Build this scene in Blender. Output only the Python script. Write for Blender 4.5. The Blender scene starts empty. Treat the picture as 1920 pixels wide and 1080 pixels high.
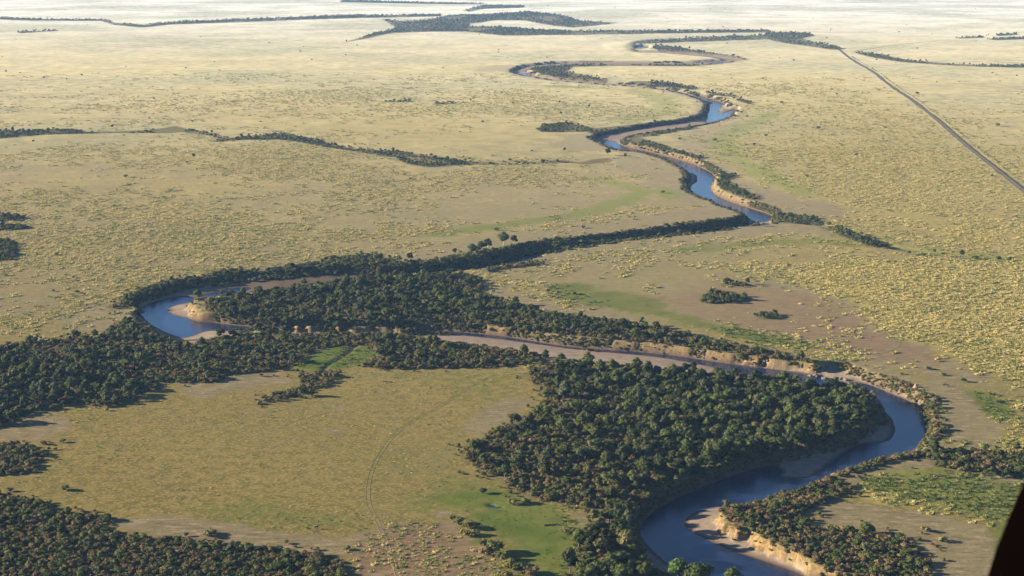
import bpy, bmesh, math, random
import numpy as np
from mathutils import Vector, Matrix

R = math.radians
random.seed(7)
rng = np.random.default_rng(7)
scene = bpy.context.scene
col = scene.collection

# ------------------------------------------------------------------ camera, sky, sun, exposure
H_CAM = 260.0
PITCH = math.atan(630 / 2900)          # horizon lies just above the frame
FPX = 2900.0                           # focal length in pixels of the 1920 px wide photograph
cam_d = bpy.data.cameras.new('camera')
cam_d.sensor_width = 36.0
cam_d.lens = 36.0 * FPX / 1920.0
cam_d.clip_start = 0.1
cam_d.clip_end = 120000
cam_d.dof.use_dof = True
cam_d.dof.focus_distance = 1000
cam_d.dof.aperture_fstop = 14
cam = bpy.data.objects.new('camera', cam_d)
cam.location = (0, 0, H_CAM)
cam.rotation_euler = (R(90) - PITCH, 0, 0)
col.objects.link(cam)
scene.camera = cam

SUN_EL = R(16)
SUN_AZ = R(-84)                        # from +Y, clockwise: the sun stands off to the left
world = bpy.data.worlds.new('World')
scene.world = world
world.use_nodes = True
wn = world.node_tree.nodes
wl = world.node_tree.links
sky = wn.new('ShaderNodeTexSky')
sky.sky_type = 'NISHITA'
sky.sun_disc = False
sky.sun_elevation = SUN_EL
sky.sun_rotation = SUN_AZ
sky.altitude = 2500
sky.dust_density = 0.1
sky.ozone_density = 4.0
bg = wn['Background']
wl.new(sky.outputs[0], bg.inputs[0])
bg.inputs[1].default_value = 0.05

sun_d = bpy.data.lights.new('sun', 'SUN')
sun_d.energy = 5.0
sun_d.angle = R(0.6)
sun_d.color = (1.0, 0.87, 0.62)
sun = bpy.data.objects.new('sun', sun_d)
to_sun = Vector((math.sin(SUN_AZ) * math.cos(SUN_EL), math.cos(SUN_AZ) * math.cos(SUN_EL), math.sin(SUN_EL)))
sun.rotation_euler = to_sun.to_track_quat('Z', 'Y').to_euler()
sun.location = (-300, 600, 400)
col.objects.link(sun)

vs = scene.view_settings
vs.view_transform = 'Standard'
vs.look = 'None'
vs.exposure = 2.0
vs.gamma = 1.0
vs.use_curve_mapping = False
cy = scene.cycles
cy.use_denoising = True
cy.denoiser = 'OPENIMAGEDENOISE'
cy.max_bounces = 5
cy.diffuse_bounces = 2
cy.glossy_bounces = 2
cy.transmission_bounces = 2
cy.volume_bounces = 0
cy.transparent_max_bounces = 6
HAZE_DENSITY = 3.2e-5

# ------------------------------------------------------------------ helpers: pixels of the photograph -> ground
CP, SP = math.cos(PITCH), math.sin(PITCH)


def G(x, y, z=0.0):
    """ground point under a pixel of the 1920x1080 photograph, on the level z"""
    u = (x - 960.0) / FPX
    v = (540.0 - y) / FPX
    dy = CP + v * SP
    dz = -SP + v * CP
    t = (z - H_CAM) / dz
    return (u * t, dy * t)


def GP(pts, z=0.0):
    return np.array([G(x, y, z) for x, y in pts], dtype=np.float64)


def to_px(x, y, z=0.0):
    """numpy: world -> photograph pixel"""
    zz = z - H_CAM
    f = y * CP - zz * SP
    up = y * SP + zz * CP
    return 960.0 + FPX * x / f, 540.0 - FPX * up / f


def _hash(i, j, s):
    n = (i.astype(np.int64) * 374761393 + j.astype(np.int64) * 668265263 + s * 974711) & 0x7fffffff
    n = ((n ^ (n >> 13)) * 1274126177) & 0x7fffffff
    return ((n ^ (n >> 16)) & 0xffff) / 65535.0


def vnoise(x, y, s=0):
    i = np.floor(x)
    j = np.floor(y)
    fx = x - i
    fy = y - j
    fx = fx * fx * (3 - 2 * fx)
    fy = fy * fy * (3 - 2 * fy)
    a = _hash(i, j, s) * (1 - fx) + _hash(i + 1, j, s) * fx
    b = _hash(i, j + 1, s) * (1 - fx) + _hash(i + 1, j + 1, s) * fx
    return a * (1 - fy) + b * fy


def fbm(x, y, s=0, o=3):
    v = 0
    a = 0.5
    t = 0
    for k in range(o):
        v = v + a * vnoise(x, y, s + 17 * k)
        t += a
        x = x * 2.03 + 11.3
        y = y * 2.03 + 5.7
        a *= 0.5
    return v / t


def sstep(a, b, x):
    t = np.clip((x - a) / (b - a), 0, 1)
    return t * t * (3 - 2 * t)


def seg_dist(px, py, pts, closed):
    d2 = np.full(px.shape, 1e18)
    n = len(pts)
    for k in range(n if closed else n - 1):
        ax, ay = pts[k]
        bx, by = pts[(k + 1) % n]
        ex, ey = bx - ax, by - ay
        L = ex * ex + ey * ey + 1e-9
        t = np.clip(((px - ax) * ex + (py - ay) * ey) / L, 0, 1)
        dx = px - (ax + t * ex)
        dy = py - (ay + t * ey)
        np.minimum(d2, dx * dx + dy * dy, out=d2)
    return np.sqrt(d2)


def inside(px, py, pts):
    c = np.zeros(px.shape, bool)
    n = len(pts)
    for k in range(n):
        ax, ay = pts[k]
        bx, by = pts[(k + 1) % n]
        if ay == by:
            continue
        m = ((ay > py) != (by > py)) & (px < (bx - ax) * (py - ay) / (by - ay) + ax)
        c ^= m
    return c


FAR = 800.0


def sdf(px, py, pts, closed=True, margin=60.0):
    """distance, positive inside a polygon; for an open line minus the distance"""
    out = np.full(px.shape, -FAR)
    x0, y0 = pts.min(0) - margin
    x1, y1 = pts.max(0) + margin
    m = (px > x0) & (px < x1) & (py > y0) & (py < y1)
    if not m.any():
        return out
    qx, qy = px[m], py[m]
    d = seg_dist(qx, qy, pts, closed)
    if closed:
        out[m] = np.where(inside(qx, qy, pts), d, -d)
    else:
        out[m] = -d
    return out


def smooth_line(pts, n=3, closed=False):
    """Chaikin corner cutting"""
    p = [tuple(q) for q in pts]
    for _ in range(n):
        q = []
        m = len(p)
        if not closed:
            q.append(p[0])
        for k in range(m if closed else m - 1):
            a = p[k]
            b = p[(k + 1) % m]
            q.append((a[0] * .75 + b[0] * .25, a[1] * .75 + b[1] * .25))
            q.append((a[0] * .25 + b[0] * .75, a[1] * .25 + b[1] * .75))
        if not closed:
            q.append(p[-1])
        p = q
    return np.array(p)


# ------------------------------------------------------------------ the lie of the land (pixels of the photograph)
WATER_Z = -6.0
# bank tops of the river channel, as closed pieces that overlap
CHANNEL_PX = [
    # the lower bend, from below the frame up to the rapids
    [(1700, 1165), (1480, 1150), (1400, 1120), (1330, 1098), (1262, 1082), (1212, 1062), (1184, 1035), (1178, 990), (1186, 968), (1215, 945), (1260, 924), (1320, 900), (1380, 878),
     (1440, 856), (1500, 838), (1560, 822), (1612, 804), (1645, 784), (1648, 762), (1632, 748), (1590, 738), (1560, 722),
     (1560, 700), (1585, 682), (1616, 692), (1648, 701), (1672, 714), (1700, 722), (1722, 728), (1742, 748), (1744, 768),
     (1748, 795), (1742, 825), (1722, 846), (1660, 858), (1592, 878), (1537, 902), (1482, 922), (1412, 940), (1362, 952),
     (1345, 965), (1362, 977), (1382, 992), (1412, 1000), (1440, 1012), (1462, 1025), (1482, 1027), (1507, 1042),
     (1525, 1057), (1552, 1075), (1600, 1100), (1700, 1130)],
    # past the sunlit cliff, the arm south of the wooded tongue
    [(1600, 684), (1583, 679), (1530, 680), (1500, 680), (1460, 672), (1400, 668), (1330, 661), (1275, 652), (1225, 645), (1175, 641),
     (1112, 641), (1050, 629), (975, 622), (925, 614), (837, 611), (750, 612), (690, 612), (612, 612), (535, 612), (432, 604), (395, 598),
     (368, 590), (362, 575), (352, 566), (300, 545), (262, 556), (246, 572), (252, 596), (280, 618), (318, 638), (352, 646), (400, 634),
     (470, 623), (560, 624), (640, 624), (740, 626), (840, 640), (950, 654), (1030, 668), (1100, 678), (1200, 692), (1300, 702),
     (1400, 714), (1500, 724), (1575, 738), (1610, 735), (1625, 715)],
    # the arm north of the tongue
    [(352, 572), (300, 575), (245, 575), (239, 568), (250, 553), (300, 536), (375, 525), (440, 513), (520, 511), (600, 502), (680, 496),
     (750, 504), (800, 498), (870, 486), (950, 473), (1010, 461), (1100, 448), (1200, 436), (1300, 423), (1385, 408), (1402, 402),
     (1462, 408), (1462, 416), (1440, 421), (1400, 424), (1370, 430), (1300, 439), (1200, 449), (1100, 462), (1032, 474), (1000, 486),
     (950, 498), (905, 504), (860, 508), (800, 514), (720, 519), (640, 525), (560, 537), (470, 549), (400, 557), (368, 563)],
    # upstream reach
    [(1465, 412), (1450, 402), (1405, 385), (1345, 356), (1338, 345), (1346, 330), (1336, 314), (1292, 296), (1255, 287), (1215, 277),
     (1167, 267), (1172, 259), (1190, 253), (1225, 247), (1258, 245), (1295, 238), (1325, 233), (1358, 225), (1384, 212), (1377, 198),
     (1344, 184), (1318, 177), (1279, 167), (1238, 163), (1198, 157), (1144, 153), (1090, 150), (1035, 144), (989, 135), (992, 129),
     (1060, 122), (1144, 121), (1225, 122), (1293, 122), (1350, 120), (1374, 116), (1374, 111), (1347, 110), (1293, 115), (1225, 115),
     (1144, 114), (1062, 114), (981, 120), (954, 131), (962, 137), (981, 142), (1035, 150), (1090, 155), (1144, 159), (1198, 162),
     (1260, 170), (1293, 179), (1328, 192), (1315, 214), (1280, 224), (1230, 230), (1180, 238), (1130, 246), (1106, 255), (1108, 262),
     (1130, 272), (1150, 281), (1172, 283), (1192, 284), (1230, 293), (1265, 307), (1284, 322), (1276, 352), (1295, 363), (1345, 384),
     (1392, 400), (1420, 420), (1455, 420)],
    [(1374, 116), (1400, 112), (1370, 104), (1300, 98), (1230, 94), (1195, 95), (1184, 86), (1200, 78), (1280, 74), (1280, 71),
     (1195, 75), (1180, 85), (1190, 98), (1235, 98), (1300, 103), (1350, 108)],
]
WATER_PX = [
    # lower bend
    [(1690, 1160), (1480, 1138), (1400, 1108), (1330, 1086), (1268, 1068), (1229, 1038), (1199, 1003), (1202, 983), (1224, 960), (1257, 940), (1310, 917), (1354, 899), (1402, 883),
     (1438, 872), (1470, 880), (1455, 896), (1506, 899), (1535, 889), (1566, 862), (1592, 843), (1617, 832), (1653, 831), (1674, 824),
     (1680, 804), (1674, 784), (1662, 775), (1655, 758), (1643, 741), (1625, 732), (1600, 726), (1600, 716), (1640, 724), (1677, 742), (1708, 753),
     (1727, 770), (1726, 787), (1736, 806), (1728, 835), (1680, 858), (1600, 880), (1540, 905), (1480, 925), (1400, 945), (1352, 948),
     (1316, 955), (1285, 969), (1282, 985), (1293, 997), (1327, 1013), (1371, 1033), (1421, 1049), (1480, 1069), (1540, 1095), (1690, 1135)],
    # arm below the cliffs: a narrow dark stream along the foot, then wider
    [(1600, 722), (1560, 712), (1520, 703), (1480, 697), (1400, 687), (1330, 677), (1275, 668), (1200, 660), (1130, 656), (1060, 650), (1000, 640),
     (940, 630), (835, 620), (750, 619), (612, 618), (535, 618), (432, 610), (395, 604), (372, 604), (350, 596), (322, 591), (311, 580), (330, 571),
     (360, 567), (366, 557), (337, 555), (300, 563), (275, 572), (263, 583), (274, 602), (307, 621), (333, 631), (352, 634), (388, 618),
     (440, 621), (560, 624), (700, 626), (836, 626), (930, 634), (1010, 645), (1080, 655), (1150, 661), (1240, 669), (1320, 684), (1400, 702), (1500, 716), (1580, 734)],
    # north arm
    [(366, 557), (400, 549), (432, 541), (462, 538), (475, 541), (450, 548), (420, 554)],
    [(640, 521), (720, 516), (800, 511), (860, 505), (905, 501), (919, 498), (935, 489), (966, 482), (1002, 473), (1040, 466), (1020, 480), (985, 491), (940, 501), (860, 511), (760, 520)],
    [(1060, 463), (1130, 452), (1200, 445), (1290, 436), (1370, 424), (1400, 414), (1412, 414), (1400, 424), (1300, 439), (1200, 449), (1100, 460)],
    # upstream reach
    [(1457, 412), (1427, 418), (1408, 412), (1390, 399), (1358, 386), (1333, 377), (1296, 359), (1297, 347), (1310, 340), (1307, 327), (1287, 321),
     (1268, 309), (1235, 297), (1190, 284), (1172, 279), (1150, 278), (1128, 268), (1150, 264), (1156, 268), (1172, 275), (1215, 284), (1250, 293),
     (1290, 304), (1330, 320), (1343, 332), (1331, 350), (1333, 360), (1360, 376), (1405, 390), (1444, 402)],
    [(1330, 192), (1357, 196), (1345, 206), (1345, 214), (1358, 213), (1372, 206), (1380, 205), (1378, 215), (1342, 228), (1323, 232), (1329, 215)],
    [(1318, 181), (1355, 192), (1372, 201), (1340, 192), (1300, 178)],
    [(963, 136), (985, 137), (1005, 142), (990, 143)],
    [(1190, 91), (1196, 86), (1214, 87), (1212, 94), (1200, 95)],
    [(1340, 118), (1362, 116), (1366, 119), (1345, 120)],
]

# woods and thickets: outline of the ground they stand on
WOODS = {
    'bend': [(1000, 690), (1060, 680), (1150, 688), (1250, 696), (1350, 708), (1450, 717), (1540, 725), (1600, 740), (1640, 762), (1648, 780), (1630, 799),
             (1570, 822), (1500, 842), (1440, 858), (1380, 880), (1320, 903), (1250, 930), (1208, 952), (1180, 980), (1120, 957), (1050, 943), (1000, 937), (960, 918),
             (930, 897), (900, 878), (872, 862), (868, 845), (920, 812), (1000, 782), (1022, 752), (1020, 728), (985, 712)],
    'south': [(1062, 1140), (1070, 1060), (1080, 1022), (1100, 1000), (1120, 978), (1150, 960), (1180, 982), (1185, 1020), (1205, 1045), (1230, 1068), (1240, 1140)],
    'tongue': [(380, 572), (400, 560), (470, 552), (560, 540), (640, 528), (720, 522), (800, 517), (870, 514), (905, 528), (900, 552), (965, 570), (1000, 585), (1080, 594), (1180, 605),
               (1260, 621), (1340, 639), (1420, 655), (1500, 675), (1530, 682), (1490, 679), (1400, 667), (1275, 649), (1175, 639), (1050, 627), (930, 612),
               (835, 610), (750, 610), (612, 610), (535, 609), (440, 600), (400, 590)],
    'loop': [(-60, 655), (0, 650), (60, 640), (110, 640), (150, 630), (185, 636), (205, 618), (240, 602), (262, 610), (300, 632), (350, 650), (400, 637), (470, 626), (560, 627),
             (640, 627), (740, 629), (840, 643), (950, 657), (1035, 670), (1000, 682), (940, 689), (830, 691), (720, 693), (684, 688), (712, 664), (690, 650), (640, 648),
             (585, 660), (545, 686), (500, 697), (430, 703), (405, 718), (310, 718), (255, 747), (205, 764), (140, 758), (100, 767), (40, 777), (25, 797), (-60, 810)],
    'strip': [(478, 752), (520, 738), (570, 722), (560, 702), (620, 694), (636, 706), (610, 726), (565, 744), (500, 756)],
    'knoll': [(-40, 835), (20, 832), (62, 836), (86, 855), (62, 886), (0, 892), (-40, 892)],
    'corner': [(-60, 932), (20, 930), (70, 940), (110, 960), (205, 972), (198, 996), (285, 1012), (345, 1012), (400, 1020), (480, 1027), (560, 1036), (620, 1046), (652, 1068),
               (655, 1130), (-60, 1130)],
    'spit': [(1350, 956), (1412, 942), (1482, 924), (1532, 908), (1565, 914), (1604, 908), (1592, 925), (1535, 945), (1508, 960), (1512, 983), (1535, 993), (1600, 992), (1680, 1003),
             (1712, 1028), (1745, 1058), (1748, 1130), (1600, 1130), (1555, 1078), (1505, 1045), (1445, 1015), (1385, 992), (1354, 968)],
    'hedge': [(1532, 908), (1590, 882), (1650, 862), (1722, 848), (1734, 856), (1660, 870), (1600, 888), (1560, 908)],
    'gully': [(1732, 850), (1762, 842), (1800, 848), (1860, 851), (1920, 846), (1990, 848), (1990, 890), (1900, 890), (1850, 889), (1790, 882), (1745, 868)],
    'shoulder': [(1722, 734), (1742, 742), (1762, 760), (1758, 790), (1765, 800), (1780, 806), (1765, 818), (1742, 832), (1738, 815), (1748, 795), (1742, 770)],
    'rim': [(1575, 684), (1600, 688), (1650, 702), (1690, 716), (1712, 722), (1705, 728), (1660, 716), (1600, 698)],
    # bushes on the lip of the far bank of the north arm
    'lip': [(205, 582), (232, 560), (260, 545), (300, 533), (375, 520), (440, 506), (480, 509), (520, 504), (600, 492), (640, 483), (690, 478), (740, 492), (800, 490), (870, 479), (950, 465), (1010, 454), (1100, 443),
            (1200, 431), (1300, 418), (1360, 410), (1404, 405), (1406, 412), (1300, 430), (1200, 442), (1100, 454), (1010, 468), (950, 480), (870, 496), (800, 510), (740, 516), (680, 513), (600, 516),
            (520, 521), (440, 526), (375, 537), (300, 546), (262, 558), (250, 574)],
    'ledge': [(905, 506), (950, 498), (985, 494), (1010, 488), (1012, 497), (960, 503), (920, 512)],
}
FAR_BUSH = {
    'confluence': [(643, 79), (683, 68), (745, 51), (717, 38), (757, 42), (800, 40), (853, 31), (913, 31), (990, 24), (1057, 32), (1087, 40), (1160, 42), (1140, 45), (1073, 50), (1023, 45), (985, 40), (930, 40), (880, 44), (880, 48), (930, 48),
                   (967, 50), (1040, 56), (1273, 58), (1440, 56), (1446, 62), (1273, 64), (973, 66), (940, 66), (873, 59), (807, 59), (740, 61), (690, 71)],
    'confluence2': [(1192, 77), (1280, 72), (1433, 67), (1440, 60), (1513, 62), (1527, 69), (1500, 73), (1530, 80), (1587, 94), (1560, 95), (1480, 82), (1440, 74), (1280, 78), (1200, 82)],
    'line_right': [(1597, 99), (1660, 104), (1700, 111), (1780, 118), (1847, 121), (1960, 122), (1960, 126), (1847, 125), (1780, 122), (1690, 115), (1640, 108)],
    'line_far': [(-40, 31), (53, 34), (120, 35), (197, 35), (213, 41), (267, 46), (317, 41), (433, 37), (550, 34), (640, 31), (827, 30), (827, 34), (640, 37), (550, 39), (433, 42), (317, 45), (267, 50),
                 (213, 45), (190, 38), (53, 37), (-40, 34)],
    'speck_a': [(30, 61), (107, 57), (107, 59), (40, 64)],
    'speck_b': [(640, 1), (760, 2), (907, 5), (907, 9), (760, 7), (640, 6)],
    'speck_c': [(868, 21), (910, 11), (983, 12), (983, 16), (910, 18), (880, 24)],
    'speck_d': [(1790, 72), (1843, 69), (1843, 73), (1800, 75)],
    'speck_e': [(1850, 77), (1920, 72), (1960, 72), (1960, 75), (1870, 79)],
    'speck_f': [(1868, 65), (1907, 63), (1907, 66), (1870, 68)],
    'bend_top': [(992, 129), (1000, 122), (1062, 117), (1144, 116), (1225, 118), (1293, 117), (1350, 114), (1356, 119), (1293, 124), (1225, 124), (1144, 124), (1075, 126), (1064, 134),
                 (1090, 141), (1144, 150), (1130, 154), (1060, 149), (1010, 138)],
    'bend_top2': [(1182, 152), (1240, 153), (1310, 166), (1308, 169), (1240, 163), (1180, 160)],
    'bend_top3': [(1230, 84), (1260, 86), (1320, 97), (1390, 107), (1400, 113), (1370, 112), (1300, 103), (1240, 96), (1222, 90)],
    'bend_top4': [(1322, 172), (1350, 176), (1380, 180), (1378, 182), (1330, 178)],
    'bend_top5': [(1385, 184), (1410, 192), (1405, 196), (1380, 188)],
    'round_copse': [(1007, 242), (1020, 234), (1060, 230), (1090, 234), (1112, 240), (1140, 238), (1240, 228), (1320, 222), (1318, 227), (1240, 234), (1150, 242), (1112, 252), (1100, 247), (1050, 248), (1015, 248)],
    'upper_lip': [(1104, 258), (1125, 246), (1180, 239), (1240, 232), (1300, 224), (1300, 228), (1240, 238), (1180, 245), (1130, 254), (1118, 264)],
    'inner_bank': [(1168, 266), (1185, 256), (1220, 248), (1300, 238), (1300, 241), (1250, 250), (1200, 258), (1220, 266), (1260, 279), (1320, 296), (1310, 299), (1255, 285), (1200, 274)],
    'inner_bank2': [(1345, 338), (1352, 326), (1380, 328), (1362, 338), (1370, 346), (1400, 360), (1425, 372), (1410, 376), (1370, 362), (1348, 352)],
    'inner_bank3': [(1404, 386), (1440, 388), (1456, 402), (1470, 408), (1462, 411), (1430, 400)],
    'creek_left': [(-40, 242), (40, 246), (100, 242), (153, 245), (160, 250), (90, 252), (0, 260), (-40, 262)],
    'creek_left2': [(160, 247), (283, 244), (330, 236), (353, 243), (400, 250), (396, 253), (340, 247), (280, 248), (160, 251)],
    'creek_gap': [(394, 249), (415, 256), (430, 262), (412, 266), (394, 253)],
    'creek_mid': [(412, 262), (467, 255), (533, 253), (590, 262), (640, 274), (707, 281), (745, 284), (790, 292), (850, 300), (900, 304), (870, 309), (800, 314), (762, 308), (740, 292), (690, 288), (600, 273), (540, 262), (467, 263)],
    'creek_right': [(900, 303), (960, 306), (1047, 300), (1090, 302), (1140, 296), (1150, 302), (1100, 309), (1047, 304), (960, 310), (910, 307)],
    'ford': [(1459, 405), (1480, 402), (1520, 408), (1540, 414), (1510, 422), (1470, 418)],
    'gulch': [(1548, 422), (1570, 424), (1600, 436), (1640, 448), (1664, 458), (1650, 466), (1628, 462), (1590, 446)],
    'edge_a': [(-30, 402), (30, 402), (46, 408), (40, 414), (-30, 416)],
    'edge_b': [(-30, 424), (40, 422), (60, 428), (-30, 434)],
    'edge_c': [(-30, 452), (24, 450), (34, 470), (24, 488), (-30, 490)],
    'fleck_a': [(722, 188), (777, 187), (777, 190), (722, 190)],
    'fleck_b': [(813, 192), (850, 192), (850, 195), (816, 195)],
    'fleck_c': [(1312, 560), (1330, 548), (1370, 550), (1404, 560), (1392, 570), (1340, 570), (1318, 568)],
    'fleck_d': [(1350, 533), (1370, 529), (1404, 534), (1390, 539)],
    'fleck_e': [(1418, 594), (1440, 588), (1474, 594), (1460, 600), (1425, 600)],
}
GREEN = [  # (closed polygon or open line, half width m, strength)
    (True, [(825, 925), (900, 900), (970, 925), (1040, 945), (1088, 985), (1075, 1030), (1062, 1090), (1000, 1090), (945, 1020), (895, 985), (862, 958), (815, 945)], 12, 1.0),
    (True, [(548, 686), (585, 660), (640, 646), (700, 648), (718, 658), (690, 674), (640, 695), (590, 698)], 6, 1.0),
    (True, [(1808, 732), (1850, 735), (1892, 755), (1905, 782), (1872, 788), (1832, 760)], 5, 0.8),
    (True, [(1620, 905), (1690, 872), (1760, 880), (1915, 908), (1930, 960), (1900, 1010), (1870, 1030), (1848, 975), (1790, 958), (1740, 945), (1690, 928)], 8, 0.7),
    (True, [(1020, 535), (1080, 528), (1150, 545), (1235, 565), (1250, 590), (1190, 586), (1100, 572), (1040, 556)], 12, 0.8),
    (False, [(1180, 575), (1260, 592), (1340, 615), (1420, 632), (1500, 648)], 12, 0.8),
    (False, [(820, 440), (900, 428), (980, 417), (1060, 407), (1130, 393), (1175, 376), (1205, 360), (1240, 358), (1268, 370)], 16, 0.75),
    (False, [(1130, 336), (1165, 345), (1200, 358)], 18, 0.6),
    (False, [(1462, 208), (1400, 235), (1355, 262), (1365, 285), (1400, 305), (1450, 335), (1510, 362)], 22, 0.6),
    (False, [(1030, 160), (1085, 163)], 20, 0.7),
    (False, [(1180, 168), (1235, 180), (1256, 200), (1235, 215), (1170, 224)], 35, 0.55),
    (False, [(1280, 470), (1397, 458), (1530, 450), (1590, 457)], 16, 0.65),
    (False, [(1580, 440), (1680, 462), (1760, 474), (1900, 484)], 22, 0.45),
    (False, [(1260, 122), (1310, 124)], 24, 0.7),
    (True, [(640, 700), (800, 692), (990, 700), (990, 740), (900, 760), (800, 720), (680, 712)], 14, 0.35),
    (True, [(300, 950), (480, 930), (640, 960), (700, 985), (560, 1000), (400, 985)], 14, 0.4),
    (True, [(760, 930), (840, 900), (960, 880), (960, 910), (850, 940), (780, 975)], 14, 0.55),
    (False, [(860, 290), (1000, 330), (1080, 310)], 30, 0.25),
    (True, [(1540, 880), (1700, 866), (1740, 880), (1640, 905), (1560, 918)], 4, 0.25),
]
BARE = [
    (True, [(1190, 565), (1300, 528), (1480, 530), (1560, 560), (1640, 612), (1700, 642), (1800, 680), (1850, 720), (1750, 702), (1640, 682), (1560, 655), (1480, 640), (1400, 612), (1300, 592)], 14, 0.85),
    (True, [(1745, 715), (1800, 720), (1830, 768), (1885, 802), (1862, 838), (1800, 842), (1775, 812), (1765, 780), (1768, 750)], 5, 1.0),
    (True, [(690, 1005), (760, 980), (850, 985), (900, 1030), (965, 1090), (660, 1090), (645, 1030)], 8, 0.85),
    (True, [(875, 800), (900, 770), (960, 745), (1000, 750), (960, 790), (900, 815)], 7, 0.7),
    (True, [(1590, 895), (1650, 872), (1740, 862), (1745, 872), (1660, 886), (1600, 905)], 4, 0.9),
    (True, [(1750, 885), (1840, 892), (1930, 896), (1930, 906), (1840, 903), (1750, 893)], 3, 0.8),
    (True, [(1515, 945), (1560, 935), (1640, 955), (1740, 965), (1830, 985), (1860, 1040), (1850, 1120), (1745, 1120), (1745, 1050), (1690, 1000), (1530, 990)], 6, 0.9),
    (True, [(1075, 965), (1095, 960), (1120, 980), (1105, 998), (1090, 992)], 2.5, 1.0),
    (True, [(920, 508), (1040, 470), (1200, 448), (1400, 424), (1470, 420), (1560, 432), (1460, 440), (1250, 460), (1080, 480), (1000, 498), (930, 515)], 8, 0.7),
    (True, [(440, 520), (520, 498), (640, 475), (760, 465), (860, 460), (960, 440), (1200, 408), (1330, 390), (1390, 395), (1385, 405), (1200, 433), (1000, 458), (860, 484), (760, 500), (640, 492), (540, 508)], 8, 0.65),
    (True, [(1180, 290), (1260, 315), (1275, 350), (1380, 395), (1300, 385), (1240, 350), (1150, 310)], 10, 0.5),
    (True, [(1350, 330), (1420, 350), (1500, 375), (1590, 390), (1580, 410), (1480, 400), (1400, 370)], 14, 0.7),
    (True, [(1290, 250), (1340, 235), (1390, 225), (1340, 270), (1320, 300), (1270, 275)], 14, 0.5),
    (True, [(1060, 255), (1105, 250), (1110, 268), (1130, 280), (1080, 285), (1040, 275)], 14, 0.5),
    (True, [(120, 600), (180, 580), (230, 575), (240, 600), (190, 620), (140, 620)], 6, 0.8),
    (True, [(340, 725), (430, 706), (520, 700), (540, 715), (460, 730), (380, 745)], 7, 0.6),
    (True, [(0, 790), (40, 780), (90, 770), (130, 800), (80, 830), (0, 825)], 8, 0.45),
    (True, [(200, 975), (330, 965), (430, 985), (560, 1000), (640, 1010), (700, 1000), (660, 1050), (560, 1035), (340, 1010), (210, 990)], 6, 0.7),
    (True, [(890, 560), (930, 540), (990, 560), (1060, 580), (1180, 596), (1330, 630), (1300, 632), (1080, 598), (980, 585)], 5, 0.6),
    (True, [(1340, 640), (1480, 662), (1600, 685), (1700, 705), (1700, 718), (1600, 695), (1480, 675)], 4, 0.7),
    (True, [(626, 765), (634, 762), (646, 762), (654, 765), (646, 769), (634, 769)], 1.2, 0.6),
    (True, [(610, 808), (618, 804), (632, 804), (640, 808), (632, 812), (618, 812)], 1.2, 0.75),
    (True, [(805, 920), (818, 914), (834, 918), (828, 926), (810, 926)], 2.0, 0.8),
    (True, [(815, 962), (830, 955), (850, 960), (845, 970), (822, 970)], 1.5, 1.0),
    (True, [(1155, 573), (1175, 570), (1192, 574), (1178, 579)], 3.0, 0.9),
    (True, [(1100, 545), (1120, 543), (1138, 547), (1118, 550)], 3.0, 0.7),
    (True, [(266, 984), (300, 980), (312, 990), (280, 994)], 1.5, 1.0), (True, [(340, 986), (360, 982), (364, 990)], 1.5, 1.0), (True, [(392, 988), (412, 983), (410, 994)], 1.5, 1.0),
    (True, [(910, 124), (955, 122), (950, 132), (900, 132)], 30, 0.6),
]
YELLOW = [
    (True, [(1480, 512), (1600, 488), (1960, 485), (1960, 735), (1800, 665), (1650, 612), (1600, 572), (1500, 535)], 14, 1.0),
    (True, [(1560, 905), (1680, 878), (1780, 890), (1900, 925), (1890, 960), (1760, 955), (1640, 945), (1570, 930)], 6, 0.7),
    (True, [(1400, 150), (1560, 130), (1960, 300), (1960, 480), (1700, 450), (1500, 360), (1420, 290)], 160, 0.85),
    (True, [(500, 130), (700, 150), (960, 200), (1000, 250), (700, 270), (420, 230)], 260, 0.7),
    (True, [(0, 300), (560, 270), (760, 310), (640, 400), (300, 420), (0, 380)], 160, 0.5),
]
REDDISH = [
    (True, [(690, 1005), (760, 980), (850, 985), (900, 1030), (965, 1090), (660, 1090), (645, 1030)], 10, 1.0),
    (True, [(1220, 560), (1400, 530), (1560, 560), (1700, 645), (1800, 690), (1640, 670), (1500, 640), (1360, 610)], 14, 1.0),
    (True, [(985, 410), (1036, 406), (1038, 416), (988, 419)], 5, 0.9),
]
CLIFF = [  # sunlit earth cliffs
    [(1545, 681), (1530, 680), (1460, 672), (1400, 668), (1345, 662)],
    [(1272, 652), (1268, 651)], [(1226, 645), (1222, 645)], [(1176, 641), (1172, 641)], [(930, 614), (926, 614)],
    [(1350, 958), (1345, 965), (1382, 992), (1440, 1012), (1482, 1027), (1525, 1057), (1560, 1080)],
    [(350, 566), (366, 580), (380, 596)],
    [(1167, 267), (1215, 277), (1292, 296), (1345, 330), (1345, 350), (1405, 386)],
    [(989, 135), (1035, 144), (1090, 150), (1144, 153)],
    [(560, 613), (620, 613)], [(690, 613), (730, 613)],
]

# ------------------------------------------------------------------ ground grid: fine near by, wider far off
ys = [-42000, -30000, -20000, -12000, -7000, -4000, -2200, -1200, -600, -200, 50, 200, 300, 380, 440, 480, 510, 530, 545]
y = 556.0
while y < 2600:
    ys.append(y)
    y *= 1.0018
while y < 9500:
    ys.append(y)
    y *= 1.0045
while y < 42000:
    ys.append(y)
    y *= 1.03
ys.append(42000.0)
ys = np.array(ys)
ts_in = np.linspace(-1.22, 1.22, 421)
TE = 1.22
W_of = lambda yy: 0.345 * np.maximum(yy, 520.0)
n_out = 14
so = np.linspace(0, 1, n_out + 1)[1:]


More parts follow.
